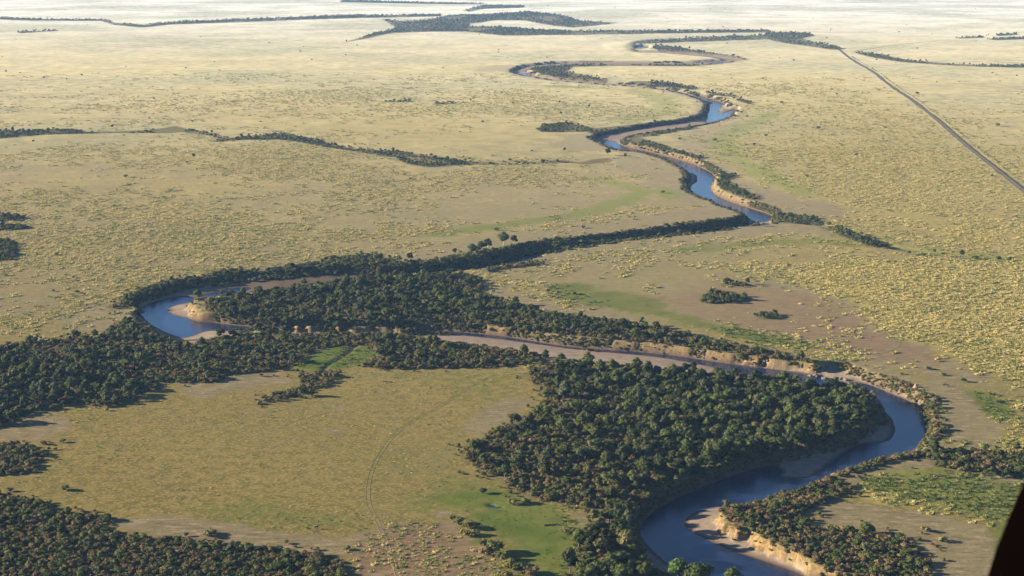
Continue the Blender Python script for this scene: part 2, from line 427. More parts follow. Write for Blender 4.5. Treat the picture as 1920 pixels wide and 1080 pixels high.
def row_x(yy):
    w = float(W_of(np.array(yy)))
    e = w * TE
    o = e + (42000 - e) * so ** 3
    if 42000 - e < 1:
        o = e + so * 2000
    return np.concatenate([-o[::-1], ts_in * w, o])


X = np.stack([row_x(v) for v in ys])
Y = np.repeat(ys[:, None], X.shape[1], 1)
NR, NC = X.shape
px, py = X.ravel(), Y.ravel()


def combine(layers, jit=0.0, seed=0):
    out = np.zeros(px.shape)
    nz = (fbm(px / 14.0, py / 14.0, seed) - 0.5) * 2
    nz2 = (fbm(px / 4.0, py / 4.0, seed + 5) - 0.5) * 2
    for closed, pts, w, s in layers:
        d = sdf(px, py, GP(pts), closed, margin=max(60, 2.6 * w))
        e = w * (1.0 + 0.0 * nz)
        if closed:
            m = sstep(-e, e, d + nz * w * 1.0 + nz2 * w * 0.3)
        else:
            m = 1 - sstep(0.3 * w, 1.5 * w, -d + nz * w * 0.8 + nz2 * w * 0.3)
        out = np.maximum(out, m * s)
    return out


# river
wob = (fbm(px / 11.0, py / 11.0, 3) - 0.5) * 9.0 + (fbm(px / 3.2, py / 3.2, 4) - 0.5) * 3.4
ch = np.full(px.shape, -FAR)
for p in CHANNEL_PX:
    ch = np.maximum(ch, sdf(px, py, smooth_line(GP(p), 2, True)))
sw = np.full(px.shape, -FAR)
for p in WATER_PX:
    sw = np.maximum(sw, sdf(px, py, smooth_line(GP(p, WATER_Z), 2, True)))
cliff = np.zeros(px.shape)
for p in CLIFF:
    d = -sdf(px, py, GP(p), False)
    cliff = np.maximum(cliff, 1 - sstep(5, 9, d + (fbm(px / 6, py / 6, 44) - .5) * 9))
arm = 1 - sstep(10, 20, -sdf(px, py, GP([(1540, 681), (1460, 672), (1400, 668), (1330, 661), (1275, 652), (1175, 641), (1112, 641), (1050, 629)]), False))
wob = wob + arm * (fbm(px / 10.0, py / 10.0, 46, 3) - 0.5) * 7 + cliff * (fbm(px / 4.0, py / 4.0, 47, 2) - 0.5) * 4
BW = np.where(cliff > 0.25, 2.4, 5.0)
dc = np.maximum(ch + wob, sw + BW + 0.5)
sand_rise = np.clip(-sw * 0.09, 0, 1.9) + 0.25 * (fbm(px / 5, py / 5, 8) - 0.5) * np.clip(-sw / 3, 0, 1)
bed = np.where(sw > 0, WATER_Z - np.clip(sw * 0.3, 0, 1.5), WATER_Z + 0.02 + sand_rise)
plain = (fbm(px / 260, py / 260, 21) - 0.5) * 1.6 + (fbm(px / 40, py / 40, 22) - 0.5) * 0.5
plain = plain + (fbm(px / 1600, py / 1100, 23, 2) - 0.5) * 26 * sstep(2600, 6500, np.hypot(px, py))
plain = plain + (fbm(px / 700, py / 420, 24, 2) - 0.5) * 7 * sstep(1500, 3200, np.hypot(px, py))
near_river = sstep(-120, -5, np.maximum(ch, -FAR))
plain = plain * (1 - near_river * 0.85)
bt = sstep(0.0, BW, dc)
Z = plain * (1 - bt) + bed * bt
# small creeks: the wet gully in the green clearing, the wooded side creeks
for line, w, dep in [([(664, 648), (655, 660), (630, 676), (605, 688), (612, 700)], 2.2, 0.9),
                     ([(412, 264), (467, 259), (533, 258), (590, 268), (640, 276), (707, 285), (760, 298), (810, 308), (923, 306), (1047, 303), (1130, 303)], 14, 2.0),
                     ([(1545, 420), (1600, 441), (1650, 460), (1760, 474), (1920, 486)], 10, 1.6),
                     ([(-40, 254), (90, 250), (283, 246), (400, 252)], 14, 2.0),
                     ([(1890, 888), (1930, 895), (1980, 900)], 5, 2.0)]:
    d = -sdf(px, py, smooth_line(GP(line), 2), False)
    Z = Z - dep * (1 - sstep(0.3 * w, 1.3 * w, d)) * (1 - bt)

pool_d = sdf(px, py, GP([(914, 946), (922, 944), (930, 947), (944, 947), (956, 949), (938, 950), (920, 949)]))
Z = Z - 0.9 * sstep(-2.5, 1.5, pool_d + (fbm(px / 3, py / 3, 12) - .5) * 4)
green = combine(GREEN, seed=31)
bare = combine(BARE, seed=33)
yellow = combine(YELLOW, seed=35)
red = combine(REDDISH, seed=37)
woods = np.zeros(px.shape)
for k, p in list(WOODS.items()) + list(FAR_BUSH.items()):
    d = sdf(px, py, GP(p))
    woods = np.maximum(woods, sstep(-3, 2, d))
ppx, ppy = to_px(px, np.maximum(py, 300.0))
openm = sstep(255, 330, ppy + 40 * (fbm(px / 90, py / 90, 43) - .5)) * (1 - sstep(585, 640, ppy)) * (1 - sstep(1300, 1480, ppx) * 0.75) * (py > 560)   # tussock country: brown earth between the tufts
gold = sstep(560, 720, ppy) * (py > 500)                                                  # the short golden grass in front
openm = openm * (1 - 0.6 * gold)
# the river margin is trodden, bare and sandy
bank_d = -ch
bare = np.maximum(bare, 0.45 * sstep(28, 4, bank_d + (fbm(px / 9, py / 9, 41) - .5) * 16))
slope = sstep(0.02, 0.2, bt) * (1 - sstep(0.90, 0.995, bt))
sandm = sstep(0.90, 0.995, bt)
wet_shade = sstep(-3.5, -0.3, sw) * (bt > 0.5)
wet_shade = np.maximum(wet_shade, 0.85 * (1 - sstep(24, 40, -sdf(px, py, GP([(420, 546), (480, 533), (560, 522), (640, 514), (760, 508), (880, 500)]), False))) * (bt > 0.5))  # bank shade over the north arm bed, painted in as a dark tone
wet_shade = np.maximum(wet_shade, 0.85 * (1 - sstep(9, 20, -sdf(px, py, GP([(640, 518), (760, 512), (905, 498), (1040, 468), (1200, 446), (1390, 417)]), False))) * (bt > 0.5))  # the same painted shade, carried on up the north arm
wetline = GP([(664, 648), (655, 660), (630, 676), (605, 688), (612, 700)])
creekwet = 1 - sstep(1.0, 2.4, -sdf(px, py, wetline, False))

GRID = {'open': openm, 'slope': slope, 'cliffs': cliff, 'z': Z, 'green': green, 'bare': bare, 'yellow': yellow, 'woods': woods, 'chan': dc, 'red': red}
GRID = {k: v.reshape(NR, NC) for k, v in GRID.items()}


def sample(name, x, yy):
    """bilinear look-up of a field of the ground grid (inside the fine part)"""
    x = np.asarray(x, float)
    yy = np.asarray(yy, float)
    r = np.interp(yy, ys, np.arange(NR))
    t = x / W_of(yy)
    c = n_out + (t + TE) / (2 * TE) * (len(ts_in) - 1)
    c = np.clip(c, 0, NC - 1.001)
    r = np.clip(r, 0, NR - 1.001)
    r0 = r.astype(int)
    c0 = c.astype(int)
    fr = r - r0
    fc = c - c0
    A = GRID[name]
    return (A[r0, c0] * (1 - fr) * (1 - fc) + A[r0 + 1, c0] * fr * (1 - fc) + A[r0, c0 + 1] * (1 - fr) * fc + A[r0 + 1, c0 + 1] * fr * fc)


# ------------------------------------------------------------------ materials
def new_mat(name):
    m = bpy.data.materials.new(name)
    m.use_nodes = True
    nt = m.node_tree
    b = nt.nodes['Principled BSDF']
    b.inputs['Specular IOR Level'].default_value = 0.2
    b.inputs['Roughness'].default_value = 0.9
    return m, nt, b


def N(nt, t, **kw):
    n = nt.nodes.new(t)
    for k, v in kw.items():
        setattr(n, k, v)
    return n


def mixc(nt, fac, a, b, blend='MIX'):
    n = N(nt, 'ShaderNodeMix', data_type='RGBA', blend_type=blend)
    for sock, v in ((n.inputs[0], fac), (n.inputs[6], a), (n.inputs[7], b)):
        if isinstance(v, (int, float)):
            sock.default_value = v
        elif isinstance(v, tuple):
            sock.default_value = (*v, 1)
        else:
            nt.links.new(v, sock)
    return n.outputs[2]


def math_n(nt, op, a, b=None, c=None, clamp=False):
    n = N(nt, 'ShaderNodeMath', operation=op, use_clamp=clamp)
    for k, v in enumerate((a, b, c)):
        if v is None:
            continue
        if isinstance(v, (int, float)):
            n.inputs[k].default_value = v
        else:
            nt.links.new(v, n.inputs[k])
    return n.outputs[0]


def noise_n(nt, vec, scale, detail=3, rough=0.55):
    n = N(nt, 'ShaderNodeTexNoise')
    n.inputs['Scale'].default_value = scale
    n.inputs['Detail'].default_value = detail
    n.inputs['Roughness'].default_value = rough
    nt.links.new(vec, n.inputs['Vector'])
    return n.outputs['Fac']


def ramp(nt, v, a, b):
    n = N(nt, 'ShaderNodeMapRange', interpolation_type='SMOOTHSTEP')
    n.inputs[1].default_value = a
    n.inputs[2].default_value = b
    nt.links.new(v, n.inputs[0])
    return n.outputs[0]


# ground: dry grass over brown soil, fresh grass, bare earth, sand and cliff
ground_mat, nt, b = new_mat('savanna_ground')
geo = N(nt, 'ShaderNodeNewGeometry').outputs['Position']
flat = N(nt, 'ShaderNodeVectorMath', operation='MULTIPLY')
flat.inputs[1].default_value = (1, 1, 0.0)
nt.links.new(geo, flat.inputs[0])
pos = flat.outputs[0]
a1 = N(nt, 'ShaderNodeAttribute', attribute_name='cover')
a2 = N(nt, 'ShaderNodeAttribute', attribute_name='soil')
s1 = N(nt, 'ShaderNodeSeparateColor')
s2 = N(nt, 'ShaderNodeSeparateColor')
nt.links.new(a1.outputs['Color'], s1.inputs[0])
nt.links.new(a2.outputs['Color'], s2.inputs[0])
g_green, g_bare, g_yellow = s1.outputs
g_sand, g_cliff, g_red = s2.outputs
g_wet_shade = a2.outputs['Alpha']
a3 = N(nt, 'ShaderNodeAttribute', attribute_name='banks')
s3 = N(nt, 'ShaderNodeSeparateColor')
nt.links.new(a3.outputs['Color'], s3.inputs[0])
g_slope, g_open, g_gold = s3.outputs
g_wood = a1.outputs['Alpha']
n_fine = noise_n(nt, pos, 0.55, 2)
n_tuft = noise_n(nt, pos, 0.16, 3, 0.6)
n_mid = noise_n(nt, pos, 0.035, 3, 0.6)
n_big = noise_n(nt, pos, 0.006, 3, 0.6)
n_huge = noise_n(nt, pos, 0.0012, 3)
sepp = N(nt, 'ShaderNodeSeparateXYZ')
nt.links.new(geo, sepp.inputs[0])
farness = ramp(nt, math_n(nt, 'ADD', sepp.outputs[1], math_n(nt, 'MULTIPLY', n_huge, 900)), 900, 4200)   # drier grass plus the brightening of distance and haze, painted into the colour
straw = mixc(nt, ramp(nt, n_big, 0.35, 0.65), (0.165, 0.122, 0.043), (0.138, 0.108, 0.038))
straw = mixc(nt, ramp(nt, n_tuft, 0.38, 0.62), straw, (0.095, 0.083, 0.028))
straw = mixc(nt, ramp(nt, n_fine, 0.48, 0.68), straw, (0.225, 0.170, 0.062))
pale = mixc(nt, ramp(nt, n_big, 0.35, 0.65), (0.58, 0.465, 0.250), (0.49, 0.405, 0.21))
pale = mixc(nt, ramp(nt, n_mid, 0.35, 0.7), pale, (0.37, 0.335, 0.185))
haze_pale = ramp(nt, math_n(nt, 'ADD', sepp.outputs[1], math_n(nt, 'MULTIPLY', n_huge, 1500)), 3600, 8200)
pale = mixc(nt, haze_pale, pale, mixc(nt, ramp(nt, n_big, 0.3, 0.7), (0.72, 0.68, 0.58), (0.60, 0.57, 0.50)))  # whitening of the hazy distance put into the grass colour
pale = mixc(nt, math_n(nt, 'MULTIPLY', ramp(nt, n_huge, 0.45, 0.62), 0.55), pale, (0.37, 0.36, 0.24))  # broad tones paint the shading of undulating ground into the far grass
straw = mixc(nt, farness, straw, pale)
straw = mixc(nt, math_n(nt, 'MULTIPLY', g_yellow, math_n(nt, 'SUBTRACT', 0.8, math_n(nt, 'MULTIPLY', farness, 0.7))), straw, mixc(nt, ramp(nt, n_tuft, 0.3, 0.7), (0.33, 0.262, 0.088), (0.25, 0.205, 0.066)))
soil = mixc(nt, ramp(nt, n_mid, 0.3, 0.7), (0.142, 0.114, 0.062), (0.185, 0.146, 0.083))
soil = mixc(nt, ramp(nt, n_fine, 0.45, 0.75), soil, (0.118, 0.092, 0.056))
n_rill = N(nt, 'ShaderNodeVectorMath', operation='MULTIPLY')
n_rill.inputs[1].default_value = (0.10, 0.32, 0.0)
nt.links.new(pos, n_rill.inputs[0])
n_streak = noise_n(nt, n_rill.outputs[0], 1.0, 5, 0.7)
soil = mixc(nt, ramp(nt, n_streak, 0.52, 0.64), soil, (0.245, 0.19, 0.125))
soil = mixc(nt, ramp(nt, n_streak, 0.46, 0.36), soil, (0.095, 0.078, 0.045))
n_speck = noise_n(nt, pos, 0.9, 4, 0.75)
soil = mixc(nt, math_n(nt, 'MULTIPLY', ramp(nt, n_speck, 0.54, 0.64), 0.7), soil, (0.075, 0.072, 0.032))
soil = mixc(nt, math_n(nt, 'MULTIPLY', g_red, 0.85), soil, mixc(nt, ramp(nt, n_streak, 0.4, 0.6), (0.115, 0.074, 0.050), (0.175, 0.108, 0.070)))
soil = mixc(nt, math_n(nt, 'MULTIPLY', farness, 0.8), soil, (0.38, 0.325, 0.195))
# how much soil shows between the grass
cov = math_n(nt, 'ADD', math_n(nt, 'MULTIPLY', n_tuft, 0.55), math_n(nt, 'ADD', math_n(nt, 'MULTIPLY', n_mid, 0.35), math_n(nt, 'MULTIPLY', n_big, 0.35)))
cov = math_n(nt, 'ADD', cov, math_n(nt, 'MULTIPLY', g_yellow, -0.10))
thr = math_n(nt, 'ADD', cov, math_n(nt, 'ADD', math_n(nt, 'MULTIPLY', g_bare, 0.55), math_n(nt, 'ADD', math_n(nt, 'MULTIPLY', g_open, 0.10), math_n(nt, 'MULTIPLY', g_gold, -0.06))))
bare_f = ramp(nt, math_n(nt, 'ADD', thr, math_n(nt, 'MULTIPLY', math_n(nt, 'SUBTRACT', n_fine, 0.5), 0.25)), 0.62, 0.80)
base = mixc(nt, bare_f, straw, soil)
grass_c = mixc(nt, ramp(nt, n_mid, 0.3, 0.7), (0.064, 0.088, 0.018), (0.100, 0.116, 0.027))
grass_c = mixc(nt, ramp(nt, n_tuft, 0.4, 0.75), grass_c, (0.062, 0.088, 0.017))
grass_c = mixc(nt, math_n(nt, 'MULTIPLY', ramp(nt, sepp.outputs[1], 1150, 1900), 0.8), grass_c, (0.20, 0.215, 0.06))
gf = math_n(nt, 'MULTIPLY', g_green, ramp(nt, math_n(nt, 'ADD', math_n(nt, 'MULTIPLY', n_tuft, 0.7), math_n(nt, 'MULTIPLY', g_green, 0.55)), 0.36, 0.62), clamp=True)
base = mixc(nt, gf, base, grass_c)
olive = math_n(nt, 'MULTIPLY', ramp(nt, n_huge, 0.42, 0.62), math_n(nt, 'MULTIPLY', ramp(nt, n_mid, 0.35, 0.7), 0.38))
base = mixc(nt, olive, base, (0.15, 0.14, 0.048))
litter = mixc(nt, n_tuft, (0.13, 0.10, 0.055), (0.10, 0.095, 0.04))
base = mixc(nt, math_n(nt, 'MULTIPLY', g_wood, 0.9), base, litter)
sand_c = mixc(nt, ramp(nt, n_tuft, 0.3, 0.7), (0.235, 0.180, 0.140), (0.18, 0.138, 0.105))
bank_c = mixc(nt, ramp(nt, n_tuft, 0.35, 0.65), (0.060, 0.052, 0.030), (0.115, 0.090, 0.052))
base = mixc(nt, g_slope, base, bank_c)
base = mixc(nt, g_sand, base, sand_c)
cl_c = mixc(nt, ramp(nt, noise_n(nt, geo, 0.45, 4, 0.65), 0.38, 0.62), (0.27, 0.168, 0.070), (0.10, 0.070, 0.038))
base = mixc(nt, g_cliff, base, cl_c)
base = mixc(nt, g_wet_shade, base, (0.075, 0.052, 0.038))  # wet margins and creek, plus the painted shade of the north arm
nt.links.new(base, b.inputs['Base Color'])
b.inputs['Roughness'].default_value = 1.0
b.inputs['Specular IOR Level'].default_value = 0.0
bmp = N(nt, 'ShaderNodeBump')
bmp.inputs['Strength'].default_value = 0.16
bmp.inputs['Distance'].default_value = 1.0
hgt = math_n(nt, 'ADD', math_n(nt, 'MULTIPLY', n_tuft, 0.9), math_n(nt, 'ADD', math_n(nt, 'MULTIPLY', n_fine, 0.5), math_n(nt, 'MULTIPLY', n_mid, 0.4)))
nt.links.new(hgt, bmp.inputs['Height'])
nt.links.new(bmp.outputs[0], b.inputs['Normal'])

water_mat, nt, b = new_mat('river_water')
b.inputs['Base Color'].default_value = (0.010, 0.018, 0.050, 1)  # blue of the reflected sky put partly into the base colour
b.inputs['Roughness'].default_value = 0.10
b.inputs['IOR'].default_value = 1.33
b.inputs['Specular IOR Level'].default_value = 0.5
wpos = N(nt, 'ShaderNodeNewGeometry').outputs['Position']
wb = N(nt, 'ShaderNodeBump')
wb.inputs['Strength'].default_value = 0.45
wb.inputs['Distance'].default_value = 0.3
nt.links.new(noise_n(nt, wpos, 0.8, 3), wb.inputs['Height'])
nt.links.new(wb.outputs[0], b.inputs['Normal'])


def leaf_mat(name, c_dark, c_light, trans=0.25):
    m, nt, b = new_mat(name)
    oi = N(nt, 'ShaderNodeObjectInfo')
    p = N(nt, 'ShaderNodeNewGeometry').outputs['Position']
    n = noise_n(nt, p, 0.7, 2)
    f = math_n(nt, 'ADD', math_n(nt, 'MULTIPLY', oi.outputs['Random'], 0.75), math_n(nt, 'MULTIPLY', math_n(nt, 'SUBTRACT', n, 0.5), 0.9), clamp=True)
    c = mixc(nt, f, c_dark, c_light)
    nt.links.new(c, b.inputs['Base Color'])
    b.inputs['Roughness'].default_value = 0.75
    tr = N(nt, 'ShaderNodeBsdfTranslucent')
    nt.links.new(c, tr.inputs[0])
    mx = N(nt, 'ShaderNodeMixShader')
    mx.inputs[0].default_value = trans
    nt.links.new(b.outputs[0], mx.inputs[1])
    nt.links.new(tr.outputs[0], mx.inputs[2])
    nt.links.new(mx.outputs[0], nt.nodes['Material Output'].inputs[0])
    return m


def plain_mat(name, c1, c2, scale=2.0, rough=0.9):
    m, nt, b = new_mat(name)
    p = N(nt, 'ShaderNodeNewGeometry').outputs['Position']
    c = mixc(nt, ramp(nt, noise_n(nt, p, scale, 3), 0.35, 0.65), c1, c2)
    nt.links.new(c, b.inputs['Base Color'])
    b.inputs['Roughness'].default_value = rough
    return m


M_DARK = leaf_mat('leaf_dark_green', (0.020, 0.031, 0.008), (0.080, 0.090, 0.020))
M_MID = leaf_mat('leaf_mid_green', (0.036, 0.054, 0.011), (0.108, 0.122, 0.025))
M_GREY = leaf_mat('leaf_grey_green', (0.055, 0.066, 0.030), (0.125, 0.132, 0.058))
M_BRIGHT = leaf_mat('leaf_bright_green', (0.055, 0.100, 0.020), (0.085, 0.140, 0.028))
M_BUSH = leaf_mat('leaf_bush_green', (0.036, 0.054, 0.012), (0.135, 0.138, 0.034))
M_DRY = leaf_mat('leaf_dry_olive', (0.085, 0.064, 0.026), (0.205, 0.140, 0.066))
M_YEL = leaf_mat('leaf_yellow_green', (0.115, 0.115, 0.030), (0.200, 0.165, 0.050))
M_STRAW = leaf_mat('straw', (0.29, 0.24, 0.085), (0.49, 0.395, 0.145), 0.3)
M_MEADOW = leaf_mat('tuft_meadow', (0.060, 0.085, 0.016), (0.135, 0.155, 0.034), 0.3)
M_TGREEN = leaf_mat('tuft_green', (0.14, 0.155, 0.04), (0.29, 0.26, 0.075), 0.3)
M_BARK = plain_mat('bark', (0.10, 0.075, 0.05), (0.17, 0.13, 0.09))
M_PALE = plain_mat('bark_pale', (0.34, 0.28, 0.20), (0.45, 0.38, 0.28))
M_DEAD = plain_mat('dead_wood', (0.045, 0.035, 0.028), (0.09, 0.07, 0.055))
M_ROCK = plain_mat('rock', (0.085, 0.075, 0.062), (0.15, 0.13, 0.108), 1.0)
M_HIDE = plain_mat('hide', (0.030, 0.022, 0.018), (0.05, 0.036, 0.028))
M_MOUND = plain_mat('mound_earth', (0.30, 0.16, 0.09), (0.22, 0.12, 0.07))
M_TRACK = plain_mat('track_earth', (0.048, 0.040, 0.022), (0.105, 0.078, 0.046), 0.12)
M_VERGE = plain_mat('track_verge', (0.17, 0.165, 0.06), (0.25, 0.215, 0.085), 0.3)
M_RUT = plain_mat('rut_grass', (0.10, 0.10, 0.034), (0.14, 0.125, 0.045), 0.5)
M_PATH = plain_mat('trodden_earth', (0.17, 0.12, 0.075), (0.23, 0.165, 0.11), 0.5)
M_BLACK, _nt, _b = new_mat('shaded_black_rubber')
_b.inputs['Base Color'].default_value = (0.0010, 0.0006, 0.0006, 1)  # cabin shade is put into this colour, darker than plain rubber
_b.inputs['Roughness'].default_value = 1.0
_b.inputs['Specular IOR Level'].default_value = 0.0


# ------------------------------------------------------------------ small helpers for objects
def mesh_np(name, verts, faces, mats, mat_idx=None, smooth=False):
    me = bpy.data.meshes.new(name)
    me.from_pydata([tuple(v) for v in verts], [], [tuple(f) for f in faces])
    for m in mats:
        me.materials.append(m)
    if mat_idx is not None:
        me.polygons.foreach_set('material_index', np.array(mat_idx, dtype=np.int32))
    if smooth:
        me.polygons.foreach_set('use_smooth', np.ones(len(me.polygons), dtype=bool))
    me.update()
    return me


def add(name, me, parent=None, label=None, cat=None, group=None, kind=None, loc=None, rz=0.0, scl=None):
    o = bpy.data.objects.new(name, me)
    col.objects.link(o)
    if parent:
        o.parent = parent
    tag(o, label, cat, group, kind)
    if loc is not None:
        o.location = loc
    o.rotation_euler = (0, 0, rz)
    if scl is not None:
        o.scale = scl
    return o


def tag(o, label=None, cat=None, group=None, kind=None):
    if label:
        o['label'] = label
    if cat:
        o['category'] = cat
    if group:
        o['group'] = group
    if kind:
        o['kind'] = kind


# ------------------------------------------------------------------ ground
idx = np.arange(NR * NC).reshape(NR, NC)
quads = np.stack([idx[:-1, :-1], idx[:-1, 1:], idx[1:, 1:], idx[1:, :-1]], -1).reshape(-1, 4)


def grid_mesh(name, verts, quads):
    me = bpy.data.meshes.new(name)
    me.vertices.add(len(verts))
    me.vertices.foreach_set('co', verts.astype(np.float32).ravel())
    n = len(quads)
    me.loops.add(n * 4)
    me.loops.foreach_set('vertex_index', quads.astype(np.int32).ravel())
    me.polygons.add(n)
    me.polygons.foreach_set('loop_start', np.arange(0, n * 4, 4, dtype=np.int32))
    me.polygons.foreach_set('use_smooth', np.ones(n, dtype=bool))
    me.update(calc_edges=True)
    me.validate()
    return me


gme = grid_mesh('ground', np.stack([px, py, Z], -1), quads)
for nm, chans in (('cover', (green, bare, yellow, woods)), ('soil', (sandm, cliff * np.maximum(slope, 0.4 * sstep(-3, 0, dc) * (bt < 0.05)), red, np.maximum(wet_shade, creekwet * 0.9))), ('banks', (slope, openm, gold, slope))):
    at = gme.color_attributes.new(nm, 'FLOAT_COLOR', 'POINT')
    at.data.foreach_set('color', np.clip(np.stack(chans, -1), 0, 1).astype(np.float32).ravel())
gme.materials.append(ground_mat)
add('ground', gme, kind='structure', label='dry yellow savanna plain with brown earth and green flushes of grass')

# water: one sheet wherever the channel bed dips below the water level
zz = Z.reshape(NR, NC)
nearch = (np.maximum(ch, sw) > -15).reshape(NR, NC)[:-1, :-1]
low = nearch & (np.minimum.reduce([zz[:-1, :-1], zz[:-1, 1:], zz[1:, 1:], zz[1:, :-1]]) < WATER_Z + 0.15)
wq = quads[low.ravel() & (np.abs(px[quads[:, 0]]) < 5000) & (py[quads[:, 0]] > 540) & (py[quads[:, 0]] < 9000)]
used, inv = np.unique(wq, return_inverse=True)
wv = np.stack([px[used], py[used], np.full(len(used), WATER_Z)], -1)
wme = grid_mesh('river', wv, inv.reshape(-1, 4))
wme.materials.append(water_mat)
add('river', wme, kind='structure', label='slow blue-brown river winding across the plain between earth banks')


def pool(name, pts, drop, label):
    g = GP(pts)
    z = float(np.median(sample('z', g[:, 0], g[:, 1]))) - drop
    me = mesh_np(name, [(x, yv, z) for x, yv in g], [list(range(len(g)))], [water_mat])
    add(name, me, kind='structure', label=label)


pool('marsh_pool', [(912, 947), (920, 943), (930, 946), (948, 946), (960, 949), (938, 951), (920, 951)], 0.34, 'small blue pool in the green marsh')
pool('creek', [(600, 699), (600, 688), (628, 673), (652, 660), (662, 648), (667, 648), (658, 661), (634, 676), (610, 690), (614, 702)], 0.35, 'narrow creek through the bright green clearing')

# tracks: strips laid on the ground
def strip(line_px, width, off=0.0, lift=0.05, step=4.0, mat=M_PATH, name='wheel_track', label=None, profile=None):
    p = smooth_line(GP(line_px), 3)
    seg = np.hypot(*np.diff(p, axis=0).T)
    s = np.concatenate([[0], np.cumsum(seg)])
    n = max(4, int(s[-1] / step))
    q = np.linspace(0, s[-1], n)
    cx = np.interp(q, s, p[:, 0])
    cyy = np.interp(q, s, p[:, 1])
    tx = np.gradient(cx)
    ty = np.gradient(cyy)
    L = np.hypot(tx, ty)
    nx, ny = -ty / L, tx / L
    prof = profile or [(-0.5, 0.0, 0), (-0.2, 0.03, 0), (0.2, 0.03, 0), (0.5, 0.0, 0)]
    V, F, MI = [], [], []
    m = len(prof)
    wv = width * (0.65 + 0.45 * vnoise(q / 9.0, q * 0 + 3.3, 5) + 0.35 * vnoise(q / 40.0, q * 0 + 1.3, 6))
    for k in range(n):
        for (c, h, mi) in prof:
            x = cx[k] + nx[k] * (off + c * wv[k])
            yv = cyy[k] + ny[k] * (off + c * wv[k])
            z = float(sample('z', x, yv)) + lift + h
            V.append((x, yv, z))
    for k in range(n - 1):
        for j in range(m - 1):
            F.append((k * m + j, k * m + j + 1, (k + 1) * m + j + 1, (k + 1) * m + j))
            MI.append(prof[j][2])
    mats = mat if isinstance(mat, list) else [mat]
    return add(name, mesh_np(name, V, F, mats, MI, True), kind='structure', label=label)


strip([(1560, 86), (1590, 106), (1645, 140), (1660, 156), (1700, 182), (1760, 226), (1800, 262), (1850, 302), (1920, 356), (2000, 420)], 7.0, step=8, lift=0.12, mat=[M_TRACK, M_VERGE],
      name='dirt_track', label='rutted brown dirt track crossing the yellow plain',
      profile=[(-0.6, 0, 0), (-0.08, 0.0, 0), (-0.04, 0.12, 1), (0.04, 0.12, 0), (0.08, 0.0, 0), (0.6, 0.0, 0)])
for o in (-1.0, 1.0):
    strip([(930, 700), (890, 722), (850, 745), (815, 768), (770, 790), (740, 812), (715, 845), (697, 880), (689, 915), (690, 945), (702, 968)], 0.32, o, mat=M_RUT, label='curved wheel rut through the golden plain')
    strip([(702, 968), (715, 995), (732, 1035), (748, 1090)], 0.45, o * 0.8, mat=M_PATH, label='pale wheel rut over the reddish earth')
strip([(940, 318), (900, 332), (850, 346), (800, 356)], 2.5, mat=M_PATH, name='game_trail', label='thin pale trail below the side creek')
strip([(1590, 655), (1640, 668), (1700, 646), (1655, 625)], 1.6, mat=M_RUT, name='game_trail', label='faint forked trail on the brown earth')
strip([(1545, 535), (1600, 528), (1680, 524), (1720, 526)], 1.6, mat=M_RUT, name='game_trail', label='dark trail through the yellow tussocks')
strip([(1600, 98), (1640, 92), (1700, 84), (1760, 80)], 8, mat=M_PATH, name='game_trail', label='pale trail rising over the far slope')


# ------------------------------------------------------------------ plants: prototypes
def ico(sub):
    bm = bmesh.new()
    bmesh.ops.create_icosphere(bm, subdivisions=sub, radius=1.0)
    v = np.array([t.co[:] for t in bm.verts])
    f = [[t.index for t in p.verts] for p in bm.faces]
    bm.free()
    return v, f


ICO1 = ico(1)
ICO2 = ico(2)


class MB:
    def __init__(self):
        self.v, self.f, self.m = [], [], []

    def addv(self, vs, fs, mi):
        o = len(self.v)
        self.v.extend(vs)
        self.f.extend([[i + o for i in f] for f in fs])
        self.m.extend([mi] * len(fs))

    def blob(self, c, r, mi, rg, lump=0.18, base=ICO1):
        v = base[0] * (1 + (rg.random(len(base[0]))[:, None] - 0.5) * 2 * lump)
        v = v * np.array(r) + np.array(c)
        self.addv([tuple(t) for t in v], base[1], mi)

    def leaves(self, c, r, n, size, mi, rg, up=0.2, tilt=0.42):
        for _ in range(n):
            d = rg.normal(size=3)
            d[2] = d[2] * 0.8 + 0.25
            d /= np.linalg.norm(d)
            if d[2] < -0.35:
                d[2] *= -0.4
            p = np.array(c) + d * np.array(r) * (0.86 + 0.28 * rg.random())
            nrm = d + rg.normal(size=3) * tilt
            nrm[2] += up
            nrm /= np.linalg.norm(nrm)
            a = np.cross(nrm, rg.normal(size=3))
            a /= np.linalg.norm(a) + 1e-9
            bb = np.cross(nrm, a)
            s = size * (0.6 + 0.8 * rg.random())
            k = 0.55 + 0.4 * rg.random()
            q = [p + a * s, p + bb * s * k, p - a * s * 0.9, p - bb * s * k]
            self.addv([tuple(t) for t in q], [[0, 1, 2, 3]], mi)

    def tube(self, path, radii, mi, sides=6):
        path = [np.array(p, float) for p in path]
        rings = []
        for k, p in enumerate(path):
            d = path[min(k + 1, len(path) - 1)] - path[max(k - 1, 0)]
            d /= np.linalg.norm(d) + 1e-9
            ref = np.array([1, 0, 0.0]) if abs(d[0]) < 0.8 else np.array([0, 1, 0.0])
            a = np.cross(d, ref)
            a /= np.linalg.norm(a)
            bb = np.cross(d, a)
            rings.append([tuple(p + radii[k] * (math.cos(t) * a + math.sin(t) * bb)) for t in [2 * math.pi * i / sides for i in range(sides)]])
        vs = [v for r in rings for v in r]
        fs = []
        for k in range(len(path) - 1):
            for i in range(sides):
                j = (i + 1) % sides
                fs.append([k * sides + i, k * sides + j, (k + 1) * sides + j, (k + 1) * sides + i])
        fs.append(list(range(sides))[::-1])
        fs.append([(len(path) - 1) * sides + i for i in range(sides)])
        self.addv(vs, fs, mi)

    def mesh(self, name, mats, smooth=False):
        return mesh_np(name, self.v, self.f, mats, self.m, smooth)


